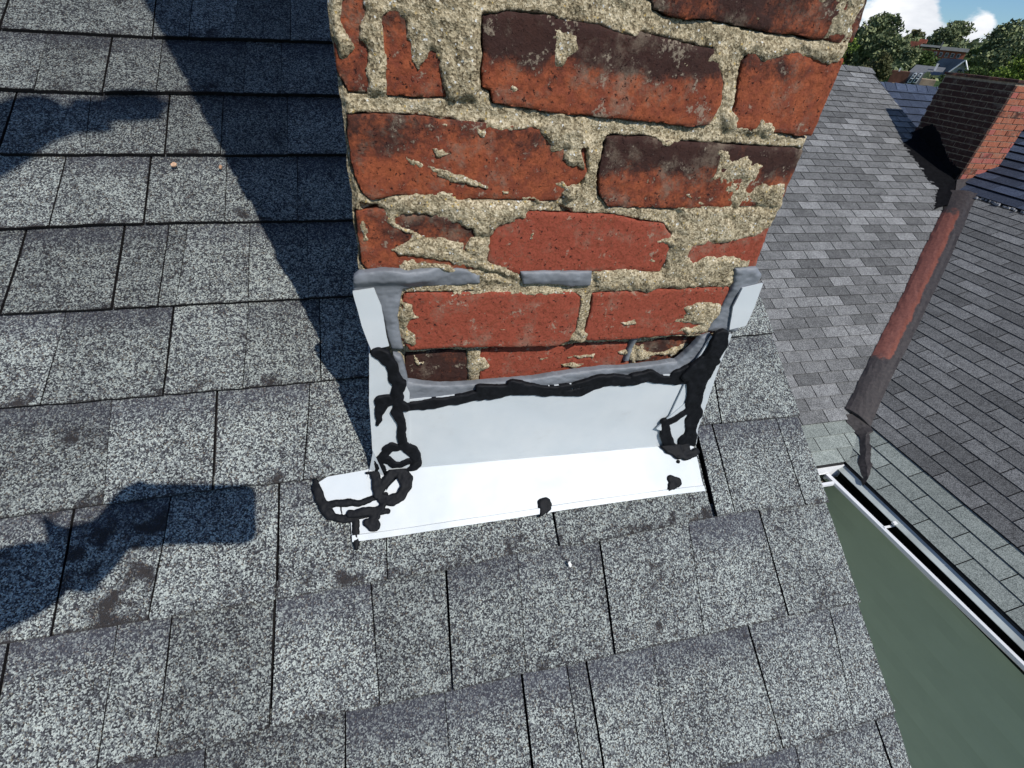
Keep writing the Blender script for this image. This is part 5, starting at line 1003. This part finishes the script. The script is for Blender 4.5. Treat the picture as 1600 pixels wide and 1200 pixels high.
def tree(name, label, base, top, width, kind, seed, n=2600, leaf=0.34, group=None, depth=None, lobes=9, low=.25, lean=0.0, cat='tree'):
    base = Vector(base); H = top - base.z; rg = np.random.default_rng(seed); t = thing(name, base, label, cat, group)
    mb = MB(); tr = max(.12, width * .035); axis = Vector((FS[0], FS[1], 0))
    mb.tube([base - Vector((0, 0, .3)), base + Vector((0, 0, H * .35)), base + Vector((0, 0, H * .85)) + axis * lean], [tr, tr * .75, tr * .2], 8); lob = []
    for i in range(lobes):
        a_ = rg.uniform(0, 6.28); h = low + (1 - low) * ((i + .5) / lobes) ** .85; prof = math.sin(math.pi * min(1, (h - low) / (1 - low) * .80 + .17)) ** .7
        rr_ = width * .5 * prof * rg.uniform(.35, .8); c = np.array(base) + np.array([math.cos(a_) * rr_, math.sin(a_) * rr_, H * h * .90]) + np.array(axis) * lean * h
        sz = width * rg.uniform(.17, .29) * (.6 + .5 * prof); lob.append((c, sz)); mb.tube([base + Vector((0, 0, H * (.15 + .5 * h * .8))), Vector(c)], [tr * .45, tr * .12], 5)
    mb.part('trunk', M['bark'], t)
    C = np.array([l[0] for l in lob]); S_ = np.array([l[1] for l in lob]); idx = rg.choice(len(lob), n, p=S_ ** 2 / (S_ ** 2).sum())
    v = rg.normal(size=(n, 3)); v /= np.linalg.norm(v, axis=1)[:, None]; r = S_[idx] * rg.uniform(.35, 1.08, n) ** .6 * (1 + .38 * np.sin(v[:, 0] * 4 + idx) * np.cos(v[:, 2] * 5 + idx * 1.7)) * np.where(rg.random(n) < .06, 1.25, 1)
    P = C[idx] + v * r[:, None] * np.array([1, 1, .78]); P[:, 2] = np.minimum(P[:, 2], top)
    a1 = rg.normal(size=(n, 3)); a1 /= np.linalg.norm(a1, axis=1)[:, None]; a2 = np.cross(a1, rg.normal(size=(n, 3))); a2 /= np.linalg.norm(a2, axis=1)[:, None]
    sz = leaf * rg.uniform(.5, 1.2, n)[:, None]; Q = np.stack([P - a1 * sz, P - a2 * sz * .55, P + a1 * sz, P + a2 * sz * .55], 1).reshape(-1, 3); F = np.arange(4 * n).reshape(-1, 4)
    o = part('crown', Q, F.tolist(), LM[kind], t); at = o.data.attributes.new('leafmix', 'FLOAT', 'FACE'); at.data.foreach_set('value', np.clip(rg.normal(.45, .25, n) + .25 * np.sin(idx * 2.1), 0, 1)); return t
def ft(name, label, d, s0, s1, ztop, kind, seed, **k):
    b_ = far(d, (s0 + s1) / 2); return tree(name, label, b_, CAMZ + (ztop - 6.5) * KD, (s1 - s0) * KD, kind, seed, **k)
G1 = 'trees on the hillside beyond the roofs'
ft('bush', 'bright yellow green bush just over the grey roof ridge beside the big chimney', 22, -3.1, -1.85, 7.25, 'bright', 1, n=2200, leaf=.11, lobes=10, low=.3, cat='bush')
ft('tree', 'tallest dark tree left of the hilltop building, towering over the grey roof ridge', 45, -4.5, -2.1, 9.05, 'dark', 2, n=7000, leaf=.30, lobes=16, group=G1)
ft('tree', 'dense dark green tree partly hidden at the right of the tallest tree', 44, -3.1, -1.5, 7.75, 'dark', 3, n=4200, leaf=.28, lobes=11, group=G1)
ft('tree', 'dark tree at the far left against the cloud, next to the big chimney edge', 47, -5.6, -4.0, 8.0, 'dark', 4, n=3600, leaf=.28, lobes=11, group=G1)
ft('tree', 'round olive brown tree just behind the end of the grey roof ridge', 30, -2.2, -1.15, 6.85, 'olive', 5, n=3200, leaf=.15, lobes=12, low=.2, group=G1)
ft('tree', 'small round tree on the skyline left of the hilltop building', 110, -4.9, -2.3, 10.7, 'olive', 6, n=2400, leaf=.55, lobes=9, group=G1)
ft('tree', 'wide dark tree on the skyline above the hilltop building roof', 95, -1.9, 2.3, 11.2, 'dark', 7, n=4200, leaf=.5, lobes=13, low=.35, lean=2.5, group=G1)
ft('tree', 'dark green tree in front of the hilltop building wall', 60, -1.7, .7, 7.35, 'mid', 8, n=5200, leaf=.33, lobes=15, group=G1)
ft('tree', 'mid green tree between the tallest tree and the hilltop building', 56, -2.6, -.9, 7.6, 'dark', 9, n=4200, leaf=.3, lobes=11, group=G1)
ft('tree', 'broad dark tree filling the right edge below the blue sky', 50, 2.0, 4.8, 9.25, 'dark', 10, n=8000, leaf=.30, lobes=18, group=G1)
ft('tree', 'smaller dark tree right of the hilltop building with a sloping crown', 62, 2.3, 4.1, 8.2, 'mid', 11, n=4200, leaf=.33, lobes=12, group=G1)
ft('tree', 'light olive tree low at the right edge behind the second chimney', 30, 2.2, 3.9, 7.2, 'bright', 12, n=4200, leaf=.15, lobes=13, group=G1)
ft('bush', 'light green bushes behind the top of the second chimney', 40, 1.5, 3.1, 6.62, 'mid', 13, n=3600, leaf=.18, lobes=12, low=.2, cat='bush')
ft('bush', 'low green bush between the blue ridge and the white gable', 40, .75, 1.75, 6.22, 'mid', 14, n=2400, leaf=.16, lobes=9, cat='bush')
ft('tree', 'dark tree at the right edge of the picture behind the light olive tree', 42, 2.6, 4.6, 8.3, 'dark', 15, n=5200, leaf=.25, lobes=14, group=G1)
# a wood closing the hillside behind
rg = np.random.default_rng(77); n = 30000; dd = rg.uniform(91, 140, n); ss = rg.uniform(-30, 34, n) ; P = FD[None] * dd[:, None] * KD + FS[None] * ss[:, None] * KD
P[:, 2] = ground_h(P[:, 0], P[:, 1]) + rg.uniform(.2, 1, n) * (3.2 + 2.4 * np.sin(ss * 1.9) * np.cos(dd * .7 + ss)) ; k = n // 3; dd[:k] = rg.uniform(48, 82, k); P[:k] = FD * dd[:k, None] * KD + FS * ss[:k, None] * KD; P[:k, 2] = np.minimum(ground_h(P[:k, 0], P[:k, 1]) + rg.uniform(.1, 1, k) * 1.6, CAMZ + np.where((ss[:k] > -1.2) & (ss[:k] < 3.6) & (dd[:k] < 72), -1.9, .9))
a1 = rg.normal(size=(n, 3)); a1 /= np.linalg.norm(a1, axis=1)[:, None]; a2 = np.cross(a1, rg.normal(size=(n, 3))); a2 /= np.linalg.norm(a2, axis=1)[:, None]; sz = rg.uniform(.5, 1.2, n)[:, None]
o = part('far_wood', np.stack([P - a1 * sz, P - a2 * sz * .6, P + a1 * sz, P + a2 * sz * .6], 1).reshape(-1, 3), np.arange(4 * n).reshape(-1, 4).tolist(), LM['dark'], None, loc=(0, 0, 0)); at = o.data.attributes.new('leafmix', 'FLOAT', 'FACE'); at.data.foreach_set('value', rg.uniform(0, .9, n)); tag(o, 'dark mass of distant woodland closing the hillside behind the houses', 'wood', kind='stuff')

def fbox(d0, d1, s0, s1, z0, z1):         # box in hillside axes, given in picture-scaled metres
    V = [far(d, s, z) for z in (z0, z1) for s in (s0, s1) for d in (d0, d1)]; return V, [(0, 2, 3, 1), (4, 5, 7, 6), (0, 1, 5, 4), (2, 6, 7, 3), (0, 4, 6, 2), (1, 3, 7, 5)]
def fpart(name, boxes, m, root, **k):
    mb = MB()
    for b_ in boxes: mb.add(*(fbox(*b_) if len(b_) == 6 else b_))
    return mb.part(name, m, root, **k)
M['farbrick'] = m_flat('far_red_brick_wall', (0.33, 0.115, 0.075), .9, .1, .2, 1.5, 0); M['concrete'] = m_flat('grey_roof_edge', (0.36, 0.34, 0.31), .8, .2, .1, 1, 0); M['glass'] = m_flat('dark_window_glass', (0.03, 0.04, 0.05), .15, .5, .1, 1, 0)
M['brownwall'] = m_flat('brown_brick_gable', (0.13, 0.062, 0.042), .9, .1, .2, 2, 0); M['greyroof'] = m_flat('grey_asphalt_roof', (0.13, 0.135, 0.14), .9, .2, .2, 2, 0); M['ivy'] = m_flat('ivy_on_wall', (0.02, 0.045, 0.014), .9, .1, .6, 5, 0); M['tan'] = m_flat('tan_render', (0.34, 0.26, 0.18), .9, .1, .2, 1, 0)
# long brick building on the hilltop
hb = thing('brick_building', far(85, .5), 'long red brick building with a flat grey roof edge on the hilltop', 'building')
fpart('wall', [(83.5, 90, -1.3, 3.0, 5.5, 7.95)], M['farbrick'], hb)
fpart('roof', [(83.0, 90.5, -1.6, .35, 8.12, 8.32), (83.0, 90.5, .42, 3.1, 7.95, 8.28)], M['concrete'], hb)
fpart('stair_tower', [(84.5, 88, -2.75, -1.5, 6, 8.55), (85.2, 88, -2.0, -1.2, 8.5, 8.85)], M['farbrick'], hb)
fpart('chimney', [(83.6, 84.2, .32, .44, 7.4, 8.75)], M['greyroof'], hb)
for i in range(7):
    s = -1.1 + i * .56; f = fpart('window', [(83.42, 83.52, s, s + .30, 7.35, 7.75)], M['bright'], hb); fpart('pane', [(83.38, 83.43, s + .03, s + .27, 7.38, 7.72)], M['glass'], f)
# brown house with the two white arched dormers
bw = thing('dormer_house', far(38, -.4), 'brown walled house with two white arched dormer windows just above the blue slate ridge', 'house')
fpart('wall', [(37.3, 40, -1.42, -.58, 3.2, 6.09)], M['brownwall'], bw); fpart('ivy', [(37.25, 40, -2.05, -1.40, 3.2, 6.0)], M['ivy'], bw)
fpart('roof', [(37.4, 40, -.60, .06, 3.6, 6.10)], M['greyroof'], bw); fpart('parapet', [(37.0, 37.3, -1.15, -.85, 5.48, 5.56), (37.0, 37.3, -.62, -.30, 5.5, 5.60), (37.0, 37.3, .22, .62, 5.56, 5.64)], M['tan'], bw)
fpart('side_wing', [(37.5, 39.5, .04, .72, 3.4, 5.86)], M['tan'], bw); fpart('vent', [(37.3, 37.45, -1.13, -1.07, 6.07, 6.22)], M['bright'], bw)
for s, dz in ((-.37, 0), (-.13, .02)):
    ring = [(math.cos(a_) * .085, .17 + math.sin(a_) * .085) for a_ in np.linspace(0, math.pi, 9)]; loop = [(.085, -.20)] + ring + [(-.085, -.20)]; inn = [(.052, -.17)] + [(x * .6, .165 + (z - .17) * .6) for x, z in ring] + [(-.052, -.17)]
    sl_ = .30                              # the arches lean with the mansard
    P = lambda L_, d, o_=0: [far(d, s + x + (z) * .22, 5.84 + dz + z) for x, z in L_]
    fr = part('dormer_window', *prism(P(loop, 36.95), P(loop, 37.5)), M['bright'], bw); pn = part('pane', *prism(P(inn, 36.92), P(inn, 36.97)), M['glass'], fr)
    fpart('glazing_bar', [(36.88, 36.93, s - .06, s + .06, 5.84 + dz - .02, 5.84 + dz + .02), (36.88, 36.93, s - .03, s + .07, 5.84 + dz + .10, 5.84 + dz + .13)], M['bright'], fr)
# white gabled house and its grey roof
wh = thing('white_gabled_house', far(60, 2), 'white gabled house with a dark grey roof and bright rake boards on the slope', 'house')
A_ = [far(58, 1.45, 4.2), far(58, 1.45, 5.9), far(58, 2.25, 6.92), far(58, 3.0, 6.0), far(58, 3.0, 4.2)]; B_ = [far(64, .0, 4.2), far(64, .0, 5.9), far(64, .9, 6.92), far(64, 1.6, 6.0), far(64, 1.6, 4.2)]
part('wall', *prism(A_, B_), M['bright'], wh)
V, F = prism([far(57.6, 1.30, 5.80), far(57.6, 2.25, 7.06), far(64.4, .85, 7.06), far(64.4, -.25, 5.80)], [far(57.6, 1.30, 5.72), far(57.6, 2.25, 6.95), far(64.4, .85, 6.95), far(64.4, -.25, 5.72)]); part('roof', V, F, M['greyroof'], wh)
V, F = prism([far(57.6, 3.15, 5.93), far(57.6, 2.25, 7.06), far(64.4, .85, 7.06), far(64.4, 1.8, 5.93)], [far(57.6, 3.15, 5.85), far(57.6, 2.25, 6.95), far(64.4, .85, 6.95), far(64.4, 1.8, 5.85)]); part('roof', V, F, M['greyroof'], wh)
mb = MB(); mb.tube([far(57.5, 2.27, 7.0), far(57.5, 3.1, 5.9)], .13, 4); mb.tube([far(57.5, 1.32, 5.78), far(57.5, 2.25, 7.0)], .13, 4); mb.part('rake_board', M['bright'], wh)
fpart('window', [(57.8, 58.0, 2.15, 2.40, 6.1, 6.4)], M['glass'], wh)
sh = thing('grey_roofed_house', far(54, .3), 'low house with a plain grey roof left of the white gabled house', 'house')
V, F = prism([far(50, -.9, 5.95), far(50, 1.0, 5.95), far(54, 1.2, 6.42), far(54, -.7, 6.42)], [far(50, -.9, 5.9), far(50, 1.0, 5.9), far(54, 1.2, 6.34), far(54, -.7, 6.34)]); part('roof', V, F, M['greyroof'], sh)
fpart('wall', [(50.4, 54, -.8, 1.0, 3.5, 5.92)], M['siding'], sh); fpart('chimney', [(52, 52.4, .52, .66, 6.1, 6.62)], M['bright'], sh)

# ------------------------------------------------------------------ the photographer, standing on the roof behind the lens; only the shadow is in the picture
def Cz(x, y, z): return Vector((x, y, z + CAMZ))
def skin(name, nodes, edges, m, parent, sub=2, root=0):
    me = bpy.data.meshes.new(name); me.from_pydata([n_[0] for n_ in nodes], edges, []); me.materials.append(m); o = bpy.data.objects.new(name, me); COL.objects.link(o); LOC[o.name] = Vector((0, 0, 0))
    md = o.modifiers.new('skin', 'SKIN'); md.use_smooth_shade = True
    if not me.skin_vertices: me.skin_vertices.new() if hasattr(me.skin_vertices, 'new') else None
    for i, n_ in enumerate(nodes): me.skin_vertices[0].data[i].radius = n_[1] if isinstance(n_[1], tuple) else (n_[1], n_[1])
    me.skin_vertices[0].data[root].use_root = True
    sb = o.modifiers.new('sub', 'SUBSURF'); sb.levels = sub; sb.render_levels = sub
    if parent: o.parent = parent; o.location = -LOC[parent.name]
    return o
pp = thing('person', roofP(-.36, -.92, 0).tolist(), 'person in dark work clothes standing on the roof just behind the camera', 'person')
M['jacket'] = m_flat('navy_jacket', (0.03, 0.04, 0.07), .85, .2, .2, 20); M['skin'] = m_flat('skin', (0.48, 0.28, 0.20), .55, .35, .05, 20); M['hair'] = m_flat('dark_hair', (0.03, 0.02, 0.015), .6, .3, .2, 80)
fl = roofP(-.50, -.86, 0); fr_ = roofP(-.24, -.96, 0)
phL = CR[0] * -.095 + CR[1] * .01 - CR[2] * .012   # left end of the phone
hand = Vector(phL) + Vector((0, 0, CAMZ))
wl = Cz(-.173, -.070, .015) ; el = Cz(-.386, -.205, .08); shl = Cz(-.44, -.33, .47); shr = Cz(-.15, -.43, .53); er = Cz(-.17, -.30, .93); wr = Cz(.020, -.068, .985)
nodes = [(Cz(-.33, -.47, -.05), (.155, .12)), (Cz(-.32, -.42, .20), (.15, .11)), (Cz(-.30, -.38, .42), (.16, .11)), (Cz(-.25, -.30, .58), .058), (Cz(-.22, -.22, .66), .055),
         (shl, .068), (el, .062), (wl + (wl - el).normalized() * .045, .042), (shr, .068), (er, .070), (wr + (wr - er).normalized() * .05, .052),
         (Cz(-.43, -.46, -.12), .095), (Vector(fl) + Vector((.02, -.02, .50)), .068), (Vector(fl) + Vector((0, 0, .09)), .048), (Vector(fl) + Vector((.02, .10, .13)), .042),
         (Cz(-.24, -.49, -.12), .095), (Vector(fr_) + Vector((-.01, -.02, .46)), .068), (Vector(fr_) + Vector((0, 0, .09)), .048), (Vector(fr_) + Vector((.02, .10, .13)), .042)]
ed = [(0, 1), (1, 2), (2, 3), (3, 4), (2, 5), (5, 6), (6, 7), (2, 8), (8, 9), (9, 10), (0, 11), (11, 12), (12, 13), (13, 14), (0, 15), (15, 16), (16, 17), (17, 18)]
skin('body', nodes, ed, M['jacket'], pp)
hc = Cz(-.185, -.10, .80); mb = MB()
skin('head', [(Cz(-.22, -.22, .66), .05), (Cz(-.20, -.15, .74), (.075, .08)), (hc, (.082, .09)), (Cz(-.185, -.09, .88), (.06, .065))], [(0, 1), (1, 2), (2, 3)], M['skin'], pp)
nd = Vector((.55, .80, -.15)).normalized(); sd_ = Vector((.82, -.56, 0)).normalized()
skin('nose', [(hc + nd * .085, .010), (hc + nd * .108 - Vector((0, 0, .025)), .013)], [(0, 1)], M['skin'], pp, 1)
skin('hair', [(hc - nd * .03 + Vector((0, 0, .05)), (.088, .088)), (hc - nd * .045 + Vector((0, 0, -.02)), (.078, .07))], [(0, 1)], M['hair'], pp)
for s in (-1, 1): skin('ear', [(hc + sd_ * .082 * s, .012), (hc + sd_ * .088 * s - Vector((0, 0, .025)), .010)], [(0, 1)], M['skin'], pp, 1)
def hand_at(wrist, palm, dirs, thumb, name, parent=None):
    nodes = [(wrist, .040), (palm, (.044, .024))]; ed = [(0, 1)]
    for a_, b_, c_ in dirs: i = len(nodes); nodes += [(a_, .0095), (b_, .0085), (c_, .007)]; ed += [(1, i), (i, i + 1), (i + 1, i + 2)]
    i = len(nodes); nodes += [(thumb[0], .011), (thumb[1], .009)]; ed += [(0, i), (i, i + 1)]; skin(name, nodes, ed, M['skin'], pp, 2)
R0_, R1_, R2_ = (Vector(c) for c in CR); ctr = Vector((0, 0, CAMZ))
pl = ctr + R0_ * -.118 + R1_ * .034 - R2_ * .03
hand_at(wl, pl, [(pl + R1_ * (k * .021 - .03) - R2_ * .016, ctr + R0_ * (-.098) + R1_ * (k * .021 - .035) - R2_ * .026, ctr + R0_ * (-.068 + .004 * k) + R1_ * (k * .021 - .033) - R2_ * .019 - R2_ * 0) for k in range(4)], (pl + R0_ * .01 + R1_ * -.03 - R2_ * .006, ctr + R0_ * (-.092) + R1_ * -.040 - R2_ * .006), 'hand')
td = (Cz(.225, -.018, 1.0) - wr).normalized(); up_ = Vector((-.32, .65, .69)); pr = wr + td * .06
hand_at(wr, pr, [(pr + td * .045 + up_ * (.022 - k * .014), pr + td * (.078 - .004 * abs(k - 1)) + up_ * (.020 - k * .014), pr + td * (.112 - .010 * abs(k - 1)) + up_ * (.012 - k * .012)) for k in range(4)], (wr + td * .045 - up_ * .03, wr + td * .085 - up_ * .036), 'hand')
# phone held behind the lens
V = [ctr + R0_ * x + R1_ * y - R2_ * z for z in (.004, .012) for (x, y) in [(.043 - r0 + r0 * math.cos(a_) if sx > 0 else -.107 + r0 + r0 * math.cos(a_), (.036 - r0) * sy + r0 * math.sin(a_)) for sx, sy, a0 in ((1, 1, 0), (-1, 1, 90), (-1, -1, 180), (1, -1, 270)) for a_ in [R(a0 + q * 30) for q in range(4)] for r0 in (.012,)]]
nV = len(V) // 2
tag(part('phone', V, [tuple(range(nV)), tuple(range(2 * nV - 1, nV - 1, -1))] + [(i, i + nV, (i + 1) % nV + nV, (i + 1) % nV) for i in range(nV)], m_flat('phone_shell', (0.02, 0.02, 0.022), .3, .5, .1, 20)), 'black phone held level in the left hand of the photographer', 'phone')
print('objects', len(bpy.data.objects))
